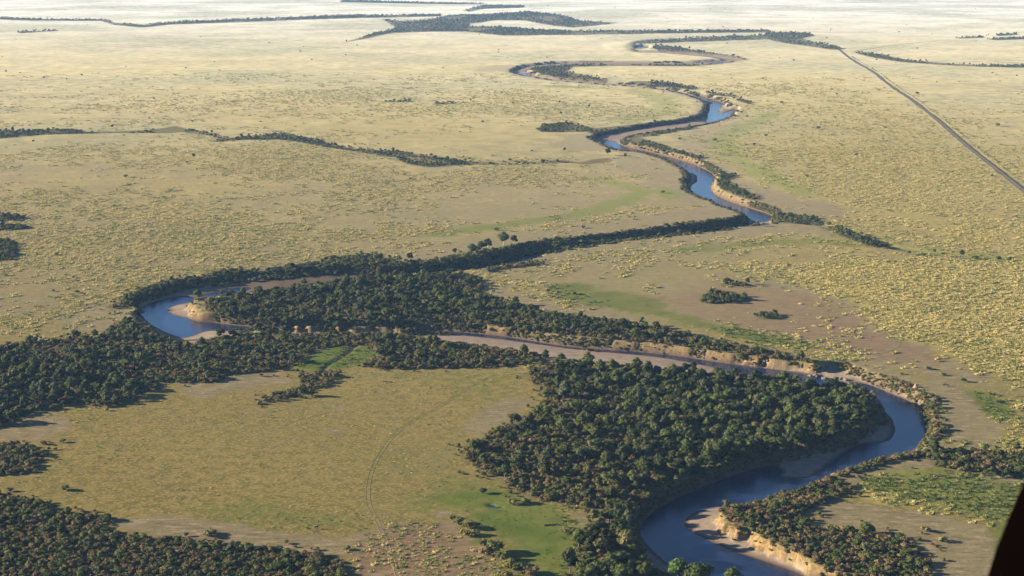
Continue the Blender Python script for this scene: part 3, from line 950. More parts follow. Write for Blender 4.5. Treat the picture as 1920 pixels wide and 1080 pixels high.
def tree_meshes(seed, leaf, bark, h=8.0, r=3.6, crown_lo=0.32, flat=1.0, nl=8, leaves=64, lsize=0.44, lean=0.0):
    """trunk with limbs, and a crown of many leafy lobes; both stand on the origin"""
    rg = np.random.default_rng(seed)
    t = MB()
    c = MB()
    zc = h * (crown_lo + (1 - crown_lo) * 0.45)
    hz = h * (1 - crown_lo) * 0.5 * flat
    top = np.array([lean * h * 0.2, 0, zc])
    t.tube([(0, 0, -0.4), (0.1, 0.05, h * 0.18), top * np.array([.6, 1, .75]), top], [0.36, 0.27, 0.20, 0.10], 0)
    lobes = []
    for k in range(nl):
        a = 2 * math.pi * (k + rg.random() * 0.7) / nl
        rad = r * (0.24 + 0.34 * rg.random())
        d = r * (0.40 + 0.36 * rg.random())
        z = zc + hz * (rg.random() * 1.1 - 0.55)
        lobes.append((np.array([math.cos(a) * d + top[0], math.sin(a) * d, z]), rad))
    lobes.append((np.array([top[0], 0, zc + hz * 0.62]), r * 0.5))
    lobes.append((np.array([top[0] + r * 0.15, r * 0.2, zc + hz * 0.2]), r * 0.62))
    for p, rad in lobes:
        t.tube([top * np.array([.6, 1, .7]), (p + top * np.array([.6, 1, .7])) / 2 + rg.normal(size=3) * 0.1, p], [0.13, 0.09, 0.03], 0, 5)
        rr = (rad, rad, rad * 0.82 * (0.75 + 0.25 * flat))
        c.blob(p, [q * 0.84 for q in rr], 0, rg, 0.22)
        c.leaves(p, rr, leaves, lsize, 0, rg)
    return t.mesh('trunk', [bark]), c.mesh('crown', [leaf])


def bush_mesh(seed, leaf, h=3.2, r=2.1, nl=6, leaves=44, lsize=0.30, name='bush'):
    rg = np.random.default_rng(seed)
    m = MB()
    for k in range(nl):
        a = 2 * math.pi * (k + rg.random()) / nl
        d = r * (0.25 + 0.4 * rg.random())
        rad = r * (0.38 + 0.22 * rg.random())
        z = h * (0.32 + 0.33 * rg.random())
        p = np.array([math.cos(a) * d, math.sin(a) * d, z])
        m.tube([(p[0] * 0.2, p[1] * 0.2, -0.3), (p[0] * 0.6, p[1] * 0.6, z * 0.5), tuple(p)], [0.08, 0.06, 0.03], 1, 4)
        rr = (rad, rad, rad * 0.85)
        m.blob(p, [q * 0.8 for q in rr], 0, rg, 0.25)
        m.leaves(p, rr, leaves, lsize, 0, rg)
    return m.mesh(name, [leaf, M_BARK])


def tuft_mesh(seed, leaf, r=1.7, h=0.95, n=20):
    """a grass tussock: a low mound bristling with blades"""
    rg = np.random.default_rng(seed)
    m = MB()
    v = ICO1[0].copy()
    v[:, 2] = np.maximum(v[:, 2], -0.1)
    v = v * (1 + (rg.random(len(v))[:, None] - .5) * 0.5) * np.array([r * 0.8, r * 0.8, h * 0.6])
    m.addv([tuple(t) for t in v], ICO1[1], 0)
    for _ in range(n):
        a = rg.random() * 6.283
        d = r * 0.75 * math.sqrt(rg.random())
        p = np.array([math.cos(a) * d, math.sin(a) * d, 0])
        out = np.array([math.cos(a), math.sin(a), 0]) * (0.2 + 0.5 * rg.random()) * r * 0.6
        hh = h * (0.7 + 0.6 * rg.random())
        w = np.array([-math.sin(a), math.cos(a), 0]) * 0.16 * r
        m.addv([tuple(p - w), tuple(p + w), tuple(p + out + (0, 0, hh))], [[0, 1, 2]], 0)
    return m.mesh('tussock', [leaf])


M_OLIVE = leaf_mat('leaf_olive', (0.058, 0.060, 0.018), (0.150, 0.128, 0.042))
TREE = []   # (trunk, crown, colour word); crowns differ in height, breadth and build
for sd, lf, wd, kw in ((1, M_DARK, 'dark green', dict(nl=9)), (2, M_DARK, 'dark green', dict(h=9.2, r=3.0, nl=7, crown_lo=0.22)), (3, M_MID, 'mid green', dict(h=7.0, r=4.0, nl=11, flat=0.85)),
                       (4, M_MID, 'mid green', dict(h=8.6, r=3.2, nl=6)), (5, M_GREY, 'grey green', dict(h=8.8, r=3.1, nl=8, leaves=46)), (6, M_DARK, 'dark green', dict(h=6.6, r=3.5, nl=7, flat=0.8)),
                       (7, M_OLIVE, 'olive', dict(h=6.8, r=3.3, nl=9, leaves=44)), (8, M_BUSH, 'yellowish green', dict(h=7.6, r=3.0, nl=6, leaves=50))):
    TREE.append((*tree_meshes(sd, lf, M_BARK, **kw), wd))
T_BRIGHT = tree_meshes(11, M_BRIGHT, M_BARK)
T_UMB = tree_meshes(12, M_MID, M_PALE, h=8.5, r=3.9, crown_lo=0.30, flat=0.85, nl=10)
T_UMB2 = tree_meshes(13, M_DARK, M_PALE, h=8.0, r=3.4, crown_lo=0.20, nl=10)
T_GREY = tree_meshes(14, M_GREY, M_PALE, h=10, r=2.9, crown_lo=0.2, flat=1.15)
BUSH = [bush_mesh(20 + k, M_BUSH, name='bush') for k in range(4)] + [bush_mesh(26, M_MID, name='bush')]
DRY = [bush_mesh(30 + k, M_DRY, h=3.0, r=1.9, name='bush') for k in range(4)]
SHRUB = [bush_mesh(40 + k, M_YEL, h=2.2, r=1.8, nl=5, leaves=26, lsize=0.3, name='shrub') for k in range(3)]


def joined(tr, cr, name):
    v = [t.co[:] for t in tr.vertices] + [t.co[:] for t in cr.vertices]
    o = len(tr.vertices)
    f = [list(p.vertices) for p in tr.polygons] + [[i + o for i in p.vertices] for p in cr.polygons]
    return mesh_np(name, v, f, [tr.materials[0], cr.materials[0]], [0] * len(tr.polygons) + [1] * len(cr.polygons))


TREE_J = [joined(t, c, 'tree_whole') for t, c, w in TREE]


# ------------------------------------------------------------------ stuff: instanced masses
def scatter(name, P, S, RZ, ID, protos, label):
    coll = bpy.data.collections.new(name + '_kinds')
    for k, me in enumerate(protos):
        o = bpy.data.objects.new('%s_kind_%02d' % (name, k), me)
        coll.objects.link(o)
    me = bpy.data.meshes.new(name)
    n = len(P)
    me.vertices.add(n)
    me.vertices.foreach_set('co', np.asarray(P, np.float32).ravel())
    a = me.attributes.new('scl', 'FLOAT_VECTOR', 'POINT')
    a.data.foreach_set('vector', np.asarray(S, np.float32).ravel())
    a = me.attributes.new('rz', 'FLOAT', 'POINT')
    a.data.foreach_set('value', np.asarray(RZ, np.float32))
    a = me.attributes.new('pick', 'INT', 'POINT')
    a.data.foreach_set('value', np.asarray(ID, np.int32))
    o = add(name, me, label=label, kind='stuff')
    ng = bpy.data.node_groups.new(name, 'GeometryNodeTree')
    ng.interface.new_socket('Geometry', in_out='INPUT', socket_type='NodeSocketGeometry')
    ng.interface.new_socket('Geometry', in_out='OUTPUT', socket_type='NodeSocketGeometry')
    gi = ng.nodes.new('NodeGroupInput')
    go = ng.nodes.new('NodeGroupOutput')
    ci = ng.nodes.new('GeometryNodeCollectionInfo')
    ci.inputs['Collection'].default_value = coll
    ci.inputs['Separate Children'].default_value = True
    ci.inputs['Reset Children'].default_value = True
    ip = ng.nodes.new('GeometryNodeInstanceOnPoints')
    ip.inputs['Pick Instance'].default_value = True

    def attr(nm, dt):
        k = ng.nodes.new('GeometryNodeInputNamedAttribute')
        k.data_type = dt
        k.inputs['Name'].default_value = nm
        return k.outputs['Attribute']
    cb = ng.nodes.new('ShaderNodeCombineXYZ')
    ng.links.new(attr('rz', 'FLOAT'), cb.inputs[2])
    ng.links.new(gi.outputs[0], ip.inputs['Points'])
    ng.links.new(ci.outputs[0], ip.inputs['Instance'])
    ng.links.new(attr('pick', 'INT'), ip.inputs['Instance Index'])
    ng.links.new(cb.outputs[0], ip.inputs['Rotation'])
    ng.links.new(attr('scl', 'FLOAT_VECTOR'), ip.inputs['Scale'])
    ng.links.new(ip.outputs[0], go.inputs[0])
    md = o.modifiers.new('scatter', 'NODES')
    md.node_group = ng
    return o


def fill(poly, spacing, jit=0.42, edge=0.0):
    """points on a jittered triangular lattice inside a polygon (world)"""
    x0, y0 = poly.min(0) - edge
    x1, y1 = poly.max(0) + edge
    dy = spacing * 0.866
    ny = int((y1 - y0) / dy) + 2
    nx = int((x1 - x0) / spacing) + 2
    j, i = np.mgrid[0:ny, 0:nx]
    x = x0 + (i + 0.5 * (j % 2)) * spacing + (rng.random(i.shape) - .5) * 2 * jit * spacing
    yv = y0 + j * dy + (rng.random(i.shape) - .5) * 2 * jit * spacing
    x, yv = x.ravel(), yv.ravel()
    nz = (fbm(x / 9, yv / 9, 77) - .5) * 6
    d = sdf(x, yv, poly)
    m = d + nz > 0
    if edge:
        m = m | ((d > -edge) & (rng.random(len(x)) < 0.32 * np.exp(d / 4.5)))      # outliers thinning into the grass
    return x[m], yv[m], d[m]


plants = []   # dict-like tuples: kind, region, x, y, size, variant, depth inside the wood
MIX = {  # region: tree spacing, share of lattice points with a tree, tree size, bush spacing, share of green bushes (rest dry), bush size
    'bend': (5.9, 0.86, 0.88, 3.4, 0.45, 0.98), 'south': (6.4, 0.8, 0.95, 3.7, 0.5, 1.05), 'tongue': (6.0, 0.42, 0.72, 3.5, 0.52, 0.98), 'loop': (6.6, 0.34, 0.75, 3.5, 0.45, 0.98),
    'strip': (8, 0.1, 0.6, 3.8, 0.5, 0.95), 'knoll': (8, 0.0, 0.6, 3.4, 0.45, 0.95), 'corner': (9, 0.15, 0.55, 3.1, 0.5, 0.95), 'spit': (8, 0.15, 0.6, 3.3, 0.38, 1.0), 'hedge': (8, 0.1, 0.5, 3.2, 0.4, 1.0),
    'gully': (7, 0.4, 0.62, 3.4, 0.55, 1.05), 'shoulder': (8, 0.0, 0.6, 3.6, 0.6, 0.95), 'rim': (8, 0.0, 0.6, 3.8, 0.4, 0.75), 'lip': (8, 0.2, 0.6, 3.5, 0.8, 1.05), 'ledge': (8, 0, .6, 3.6, 0.6, 0.9),
}
for reg, (tsp, ft, ts, bsp, fg, bs) in MIX.items():
    poly = GP(WOODS[reg])
    x, yv, d = fill(poly, tsp, 0.34)
    ux, uy = to_px(x, yv)
    clump = fbm(x / 30, yv / 30, 91)
    tx, ty, tr = [], [], []
    for k in range(len(x)):
        f = ft
        if reg == 'bend':
            f = ft * (0.22 + 0.9 * float(sstep(1030, 1350, ux[k])))
        elif reg == 'loop':
            f = ft * (2.0 if ux[k] < 270 and uy[k] > 670 else 0.7)
        elif reg == 'tongue':
            f = ft * (1.5 if (ux[k] < 850 and uy[k] < 575) else 0.85)
        f *= 0.45 + 1.1 * clump[k]
        if rng.random() > f:
            continue
        s = ts * (0.52 + 0.80 * rng.random() ** 1.2)
        plants.append(('tree', reg, x[k], yv[k], s, int(rng.choice(8, p=[.18, .15, .15, .13, .09, .13, .09, .08])), d[k]))
        tx.append(x[k]); ty.append(yv[k]); tr.append(3.3 * s)
    tx, ty, tr = np.array(tx), np.array(ty), np.array(tr)
    x, yv, d = fill(poly, bsp, edge=14.0)
    nA, nB = fbm(x / 14, yv / 14, 95), fbm(x / 18, yv / 18, 97)
    rim = np.where(d < 0, 0.62, 1.0)
    for k in range(len(x)):
        if len(tx) and (np.hypot(tx - x[k], ty - yv[k]) < tr * 0.72).any():
            continue
        if rng.random() < 0.04 + 0.5 * max(0.0, nB[k] - 0.52):
            continue
        if rng.random() < fg + 0.5 * (nA[k] - .5):
            plants.append(('bush', reg, x[k], yv[k], rim[k] * bs * (0.5 + 0.8 * rng.random() ** 1.4), int(rng.integers(5)), d[k]))
        else:
            plants.append(('dry', reg, x[k], yv[k], rim[k] * bs * (0.6 + 0.55 * rng.random()), int(rng.integers(4)), d[k]))
for reg, pl in FAR_BUSH.items():
    g = GP(pl)
    dist = g[:, 1].mean()
    sp = 3.8 if dist < 1500 else (5.0 if dist < 2400 else (6.5 if dist < 4000 else 11.0))
    x, yv, d = fill(g, sp)
    gaps = fbm(x / (dist * 0.02), yv / (dist * 0.05), 99)
    for k in range(len(x)):
        if dist > 1900 and rng.random() < (0.62 if reg in ('creek_left2', 'creek_right', 'creek_gap') else 0.3) + 2.6 * max(0.0, gaps[k] - 0.50):
            continue
        q = rng.random()
        big = 1.0 if dist < 1500 else (1.05 if dist < 4000 else 1.3)
        if q < (0.10 if dist < 2400 else 0.35):
            plants.append(('tree', reg, x[k], yv[k], 0.62 * big * (0.7 + .5 * rng.random()), int(rng.integers(8)), d[k]))
        elif q < 0.8:
            plants.append(('bush', reg, x[k], yv[k], 0.95 * big * (0.7 + .5 * rng.random()), int(rng.integers(5)), d[k]))
        else:
            plants.append(('dry', reg, x[k], yv[k], 0.95 * big * (0.7 + .5 * rng.random()), int(rng.integers(4)), d[k]))

for k in range(170):                                   # odd bushes dotted over the far plain
    yv = 1700 * math.exp(rng.random() * 1.55)
    plants.append((('bush', 'tree')[k % 4 == 0], 'far_plain', (rng.random() * 2 - 1) * 0.35 * yv, yv, (0.5 if k % 4 == 0 else 0.9) * (0.8 + 0.7 * rng.random()), int(rng.integers(5)), 0.0))
TRACK = [(1590, 106), (1645, 140), (1660, 156), (1700, 182), (1760, 226), (1800, 262), (1850, 302), (1920, 356)]
tp = smooth_line(GP(TRACK), 3)
for k in range(420):                                   # scrub along the dirt track
    q = rng.random() * (len(tp) - 1)
    i0 = int(q)
    a_ = tp[i0] + (tp[i0 + 1] - tp[i0]) * (q - i0)
    plants.append(('dry' if rng.random() < .5 else 'bush', 'track_edge', a_[0] + 9 + 4 * rng.random(), a_[1], 0.25 + 0.35 * rng.random() ** 2, int(rng.integers(4)), 0.0))
kx = np.array([p[2] for p in plants])
ky = np.array([p[3] for p in plants])
kz = sample('z', kx, ky)
kc = sample('chan', kx, ky)
slope_ok = np.array([p[1] in ('lip', 'upper_lip', 'tongue', 'bend_top', 'bend_top2', 'shoulder', 'inner_bank') for p in plants])
keep = kc < np.where(slope_ok, np.where([p[1] == 'lip' for p in plants], 12.0, 3.8), 2.0)          # none in the river bed
ux, uy = to_px(kx, ky, kz)
vis = (ux > 6) & (ux < 1914) & (uy > 10) & (uy < 1074) & ~((ux > 1850) & (uy > 900))
size_px = np.array([p[4] * (3.6 if p[0] == 'tree' else 2.0) for p in plants]) / ky
REG_TXT = {
    'bend': 'in the dense wood inside the lower river bend', 'south': 'in the wood beside the river bend at the bottom edge', 'tongue': 'on the wooded tongue between the two river arms',
    'loop': 'in the woodland south of the river loop', 'strip': 'in the bush strip below the green clearing', 'knoll': 'in the small round thicket on the plain', 'corner': 'in the bush belt at the bottom corner',
    'spit': 'on the bushy spit across the lower river', 'hedge': 'in the narrow hedge along the lower river', 'gully': 'in the gully thicket beside the bare sand', 'shoulder': 'on the outer bank of the blue river bend',
    'rim': 'on the rim above the rapids', 'lip': 'on the shaded far bank above the river', 'ledge': 'on the near bank by the blue pool',
}
FAR_TXT = {'round_copse': 'in the oval copse on the middle plain', 'creek_mid': 'along the wooded side creek on the middle plain', 'ford': 'in the clump at the river corner', 'gulch': 'in the bushy gulch right of the river corner',
           'fleck_c': 'in the lone thicket on the brown earth', 'fleck_d': 'in the small thicket above the lone thicket', 'fleck_e': 'in the low thicket on the brown earth', 'edge_a': 'in the upper thicket at the frame edge',
           'edge_b': 'in the flat thicket at the frame edge', 'edge_c': 'in the lower thicket at the frame edge', 'inner_bank': 'on the sunny bank inside the upper bend', 'inner_bank2': 'on the bank beside the bright blue reach'}
REG_TXT.update(FAR_TXT)
ux_all, uy_all = ux.copy(), uy.copy()
order = np.argsort(-size_px)
chosen = set()
count = {'tree': 0, 'bush': 0, 'dry': 0}
cells = {}
CAP = {'tree': 280, 'bush': 285, 'dry': 290}
for i in order:
    p = plants[i]
    if not keep[i] or not vis[i] or p[1] not in REG_TXT or count[p[0]] >= CAP[p[0]]:
        continue
    # behind other crowns little shows: keep those a little apart from one another
    ck = (int(ux[i] // 9), int(uy[i] // 5))
    if ck in cells:
        continue
    cells[ck] = 1
    chosen.add(int(i))
    count[p[0]] += 1


ANCHOR = {  # landmarks that tell the parts of a wood apart
    'bend': [('near the sandbar', 1540, 815), ('by the sunlit cliff arm', 1380, 712), ('by the rapids', 1545, 725), ('at the blue bend', 1625, 765), ('in its heart', 1320, 790), ('near the water', 1290, 895), ('in its upper heart', 1260, 745), ('in its eastern heart', 1470, 765),
             ('by the upper meadow', 1060, 700), ('by the golden meadow', 930, 840), ('above the marsh', 1030, 920), ('in its middle west', 1120, 810)],
    'south': [('beside the marsh', 1085, 1030), ('beside the water', 1185, 1010), ('at the frame edge', 1150, 1070), ('by the bare patch', 1125, 985)],
    'tongue': [('at its tip', 420, 575), ('at its upper edge', 680, 540), ('at its lower edge', 640, 605), ('in its middle', 850, 570), ('by the sandy arm', 950, 610), ('above the gullied cliff', 1170, 630), ('at its tapering end', 1420, 660)],
    'loop': [('by the blue loop', 290, 640), ('at the frame edge', 30, 670), ('along its front', 190, 750), ('at its lowest corner', 30, 760), ('near the green clearing', 520, 670), ('behind the clearing', 660, 642), ('beside the sandy arm', 900, 665), ('in its middle', 330, 685)],
    'corner': [('at the frame edge', 20, 960), ('at its top edge', 150, 985), ('in its middle', 180, 1040), ('at the bottom edge', 330, 1070), ('at its far end', 600, 1060), ('behind the yellowish shrubs', 430, 1040)],
    'spit': [('at its river tip', 1380, 970), ('above the pale cliff', 1480, 1010), ('beside the bare sand', 1690, 1040), ('at its neck', 1560, 920), ('in its middle', 1580, 1015), ('at the bottom edge', 1660, 1070)],
    'gully': [('near the river', 1750, 855), ('in its middle', 1830, 870), ('at the frame edge', 1905, 870)],
    'lip': [('by the blue loop', 270, 550), ('above the small sandbank', 600, 500), ('at its bulge', 690, 490), ('below the tall trees', 920, 480), ('toward the river corner', 1250, 430)],
}
SHORT = {
    'bend': 'in the lower bend wood', 'south': 'in the bottom riverside wood', 'tongue': 'on the wooded tongue', 'loop': 'in the river-loop woodland', 'corner': 'in the corner bush belt', 'spit': 'on the bushy spit',
    'gully': 'in the gully thicket', 'lip': 'on the shaded far bank',
}


def where_of(reg, xp, yp, d):
    fringe = ', outermost' if (reg in ('bend', 'tongue', 'loop', 'corner', 'spit') and d < 5) else ''
    if reg in ANCHOR:
        n = min(ANCHOR[reg], key=lambda t: (t[1] - xp) ** 2 + 4 * (t[2] - yp) ** 2)[0]
        return f'{SHORT[reg]}, {n}{fringe}'
    return REG_TXT[reg]


def place_tree(i_or_loc, meshes, scl, rz, name, label, cat, group=None):
    o = bpy.data.objects.new(name, None)
    o.empty_display_size = 0.5
    col.objects.link(o)
    tag(o, label, cat, group)
    o.location = i_or_loc
    o.rotation_euler = (0, 0, rz)
    o.scale = scl
    for nm, me in (('trunk', meshes[0]), ('crown', meshes[1])):
        c = bpy.data.objects.new(nm, me)
        col.objects.link(c)
        c.parent = o
    return o


rest = {'tree': [], 'bush': [], 'dry': []}
for i, p in enumerate(plants):
    if not keep[i]:
        continue
    kind, reg, x, yv, s, var, d = p
    rz = rng.random() * 6.283
    sc = (s * (0.92 + .16 * rng.random()), s * (0.92 + .16 * rng.random()), s * (0.88 + .24 * rng.random()))
    if i not in chosen:
        rest[kind].append((x, yv, kz[i] - 0.05, sc, rz, var))
        continue
    where = where_of(reg, ux_all[i], uy_all[i], d)
    loc = (x, yv, kz[i] - 0.05)
    if kind == 'tree':
        size = 'tall ' if s > 1.02 else ('' if s > 0.82 else 'low ')
        place_tree(loc, TREE[var], sc, rz, 'evergreen_tree', f'{size}{TREE[var][2]} tree {where}', 'tree', f'trees {where}')
    elif kind == 'bush':
        size = 'big ' if s > 1.05 else ('' if s > 0.85 else 'small ')
        hue = 'deep green' if var == 4 else 'olive green'
        add('leafy_bush', BUSH[var], None, f'{size}{hue} bush {where}', 'bush', f'green bushes {where}', None, loc, rz, sc)
    else:
        size = 'big ' if s > 1.0 else ('' if s > 0.8 else 'small ')
        add('dry_bush', DRY[var], None, f'{size}brownish bush {where}', 'bush', f'brownish bushes {where}', None, loc, rz, sc)

for kind, nm, protos, lab in (('tree', 'woodland', TREE_J, 'mass of green woodland trees filling the river woods'),
                              ('bush', 'thicket', BUSH, 'mass of green bushes filling the thickets'),
                              ('dry', 'scrub', DRY, 'mass of brownish olive scrub among the woods')):
    r = rest[kind]
    scatter(nm, [q[:3] for q in r], [q[3] for q in r], [q[4] for q in r], [q[5] for q in r], protos, lab)


# ------------------------------------------------------------------ single trees and shrubs one can pick out
def gz(x, yv):
    return float(sample('z', x, yv))


def at(xp, yp):
    x, yv = G(xp, yp)
    return (x, yv, gz(x, yv) - 0.05)


HERO_TREES = [
    (1437, 768, T_BRIGHT, 1.0, 'bright green tree standing out among the dark trees inside the lower bend'),
    (371, 562, T_BRIGHT, 1.05, 'bright green tree at the tip of the wooded tongue by the sandbar'),
    (1272, 1092, T_BRIGHT, 1.3, 'bright green tree overhanging the river at the bottom edge'),
    (1308, 1102, TREE[2], 1.45, 'mid green tree beside the bright one over the river'),
    (1372, 1121, TREE[3], 1.5, 'green treetop poking over the river from below the frame'),
    (886, 478, T_UMB, 1.15, 'slender pale-trunked tree at the low end of the bank-top row'),
    (902, 472, T_UMB2, 1.2, 'dark tree second in the bank-top row of tall trees'),
    (915, 466, T_UMB2, 1.15, 'dark tree third in the bank-top row of tall trees'),
    (944, 460, T_UMB, 1.4, 'flat-crowned tree with a pale leaning trunk above the river'),
    (964, 457, T_UMB2, 1.0, 'small dark tree beside the flat-crowned tree above the river'),
    (769, 488, T_UMB2, 0.85, 'lone dark round tree on the shaded far bank'),
    (852, 476, TREE[0], 0.6, 'small dark tree left of the bank-top row'),
    (137, 672, T_GREY, 0.85, 'pale grey-green tree in the gap by the small clearing'),
    (80, 742, T_GREY, 1.0, 'tall pale grey-green tree in the woodland, nearer the frame edge'),
    (103, 745, T_GREY, 0.95, 'tall pale grey-green tree beside its taller twin in the woodland'),
    (162, 738, T_GREY, 0.9, 'pale grey-green tree near the front of the woodland'),
    (198, 745, T_GREY, 0.75, 'small pale tree at the front of the woodland'),
    (1140, 292, TREE[0], 1.1, 'dark tree at the water\'s edge inside the upper bend'),
    (1172, 296, TREE[1], 0.7, 'small dark tree beside the reddish bank of the upper bend'),
    (1803, 480, TREE[1], 0.75, 'dark tree standing alone on the green flush'),
    (1752, 472, TREE[0], 0.5, 'small dark tree on the bushy watercourse'),
    (1705, 478, TREE[5], 0.55, 'dark shrubby tree below the bushy watercourse'),
    (1420, 424, TREE[4], 0.6, 'pale tree on the river corner beside the blue water'),
    (1155, 980, T_GREY, 0.95, 'grey-green tree leaning over the bend by the bare patch'),
    (1178, 1000, T_GREY, 1.15, 'large grey-green tree at the water\'s edge in the bend'),
    (1180, 1030, T_GREY, 0.9, 'grey-green tree below the large one at the bend'),
    (1635, 756, TREE[4], 0.85, 'pale green tree at the point of the wood above the blue bend'),
    (1560, 800, T_GREY, 0.95, 'greyish bare-looking tree on the river side of the wood'),
    (1005, 545, TREE[0], 0.0, ''),
]
for xp, yp, mm, s, lab in HERO_TREES:
    if s == 0:
        continue
    place_tree(at(xp, yp), mm, (s, s, s * 1.05), rng.random() * 6.28, 'evergreen_tree', lab, 'tree')

HERO_BUSH = [
    (860, 982, BUSH[0], 1.3, 'dark bush at the head of the bush row beside the green marsh'),
    (880, 990, BUSH[1], 1.5, 'big dark bush second in the bush row beside the green marsh'),
    (870, 1003, SHRUB[0], 1.5, 'yellowish shrub below the head of the marsh bush row'),
    (890, 1004, SHRUB[1], 1.5, 'round yellowish shrub third in the marsh bush row'),
    (905, 1022, SHRUB[2], 1.3, 'low bright shrub in the middle of the marsh bush row'),
    (912, 1040, DRY[0], 1.8, 'big olive bush casting a long shadow on the marsh'),
    (930, 1036, BUSH[2], 2.1, 'biggest dark bush casting a long shadow on the marsh'),
    (942, 1050, BUSH[3], 1.6, 'dark bush beside the biggest one at the marsh'),
    (955, 1062, SHRUB[0], 1.7, 'yellowish shrub between the two marsh bush clumps'),
    (975, 1075, BUSH[0], 1.9, 'dark bush in the lowest clump of the marsh row'),
    (995, 1080, DRY[1], 1.7, 'olive bush in the lowest clump of the marsh row'),
    (950, 1083, SHRUB[1], 1.7, 'yellowish shrub at the bottom edge beside the marsh row'),
    (848, 972, SHRUB[0], 1.0, 'low shrub on the sandy ring above the marsh'),
    (1085, 945, DRY[2], 1.2, 'tan bush by the bare patch on the wood\'s edge'),
    (1100, 962, DRY[3], 1.0, 'small round tan bush above the bare patch'),
    (1125, 985, SHRUB[2], 1.7, 'yellow-green bush at the foot of the bare patch'),
    (118, 828, BUSH[0], 0.9, 'small dark bush with a long shadow above the round thicket'),
    (80, 832, DRY[0], 0.9, 'small olive bush between the round thicket and the dark bush'),
    (122, 918, BUSH[1], 1.1, 'flat dark bush alone on the golden plain'),
    (390, 1006, SHRUB[1], 1.6, 'yellowish shrub standing off the corner bush belt'),
    (398, 1001, SHRUB[0], 1.3, 'small yellowish shrub at the back of the corner bush belt'),
    (145, 550, BUSH[2], 1.0, 'dark shrub with a long shadow on the tussock plain'),
    (100, 546, BUSH[3], 0.7, 'small dark shrub with a streak of shadow on the tussock plain'),
    (138, 521, BUSH[0], 0.7, 'small green shrub high on the tussock plain'),
    (105, 478, BUSH[1], 0.9, 'small dark shrub beside the thickets at the frame edge'),
    (930, 432, BUSH[1], 1.2, 'dark bush in the green crescent above the tall trees'),
    (1028, 548, BUSH[2], 1.0, 'dark bush at the start of the green flush'),
    (1076, 552, SHRUB[2], 1.2, 'green shrub in the bright green flush'),
    (1243, 362, BUSH[0], 1.3, 'dark bush at the end of the upper green crescent'),
    (1093, 428, DRY[3], 1.1, 'round brown bush on the path above the shaded bank'),
    (1376, 185, BUSH[3], 1.3, 'lone bush inside the far upper bend'),
    (1390, 212, BUSH[0], 1.4, 'lone dark bush beside the split blue pool'),
    (1830, 486, BUSH[0], 1.4, 'dark bush right of the lone dark tree'),
    (1872, 484, BUSH[1], 1.3, 'dark bush near the end of the watercourse'),
    (1892, 488, BUSH[2], 1.1, 'small dark bush at the end of the watercourse'),
    (1730, 481, BUSH[3], 1.3, 'low dark bush left of the watercourse trees'),
    (1806, 716, BUSH[2], 0.9, 'dark shrub on the brown earth above the green patch'),
    (1738, 692, SHRUB[0], 1.2, 'green-yellow shrub on the brown earth near the river'),
    (1768, 704, SHRUB[1], 1.1, 'yellow shrub right of its green neighbour near the river'),
    (1870, 755, BUSH[3], 0.7, 'small dark shrub on the rim of the green patch'),
    (1735, 996, SHRUB[2], 1.2, 'lone low shrub on the bare sand right of the spit'),
    (1765, 1015, SHRUB[0], 1.3, 'lone yellowish shrub lower on the bare sand'),
    (1722, 1013, BUSH[1], 0.7, 'small dark shrub on the bare sand beside the spit'),
    (1855, 740, SHRUB[2], 0.9, 'small yellow shrub above the green patch'),
    (1660, 290, BUSH[0], 0.0, ''),
    (1870, 238, BUSH[2], 2.0, 'dark bush on the yellow plain near the dirt track'),
    (1720, 178, BUSH[1], 1.8, 'small bush beside the far part of the dirt track'),
    (1466, 194, BUSH[1], 1.6, 'small dark bush above the green arc'),
    (1535, 242, BUSH[2], 1.6, 'small dark bush on the plain right of the green arc'),
    (1340, 264, BUSH[3], 1.6, 'flat dark bush on the trodden ground inside the upper bend'),
    (1436, 256, BUSH[0], 1.5, 'small dark bush inside the green arc'),
    (975, 917, SHRUB[1], 1.6, 'yellow bush on the meadow edge below the wood'),
    (960, 945, SHRUB[2], 1.4, 'bright yellow-green shrub above the marsh pool'),
    (985, 943, SHRUB[0], 1.4, 'bright yellow-green shrub right of the marsh pool'),
    (905, 925, BUSH[2], 1.0, 'green bush on the meadow left of the marsh pool'),
    (858, 838, BUSH[3], 0.9, 'dark shrub in front of the wood\'s western corner'),
    (880, 862, DRY[1], 1.2, 'olive bush at the wood\'s western corner'),
    (595, 757, BUSH[0], 0.0, ''),
    (486, 758, SHRUB[1], 1.2, 'greenish shrub at the end of the bush strip'),
]
for xp, yp, me, s, lab in HERO_BUSH:
    if s == 0:
        continue
    nm = 'shrub' if me in SHRUB else ('dry_bush' if me in DRY else 'leafy_bush')
    add(nm, me, None, lab, 'bush', None, None, at(xp, yp), rng.random() * 6.28, (s * (0.9 + .3 * rng.random()), s, s * 0.95))


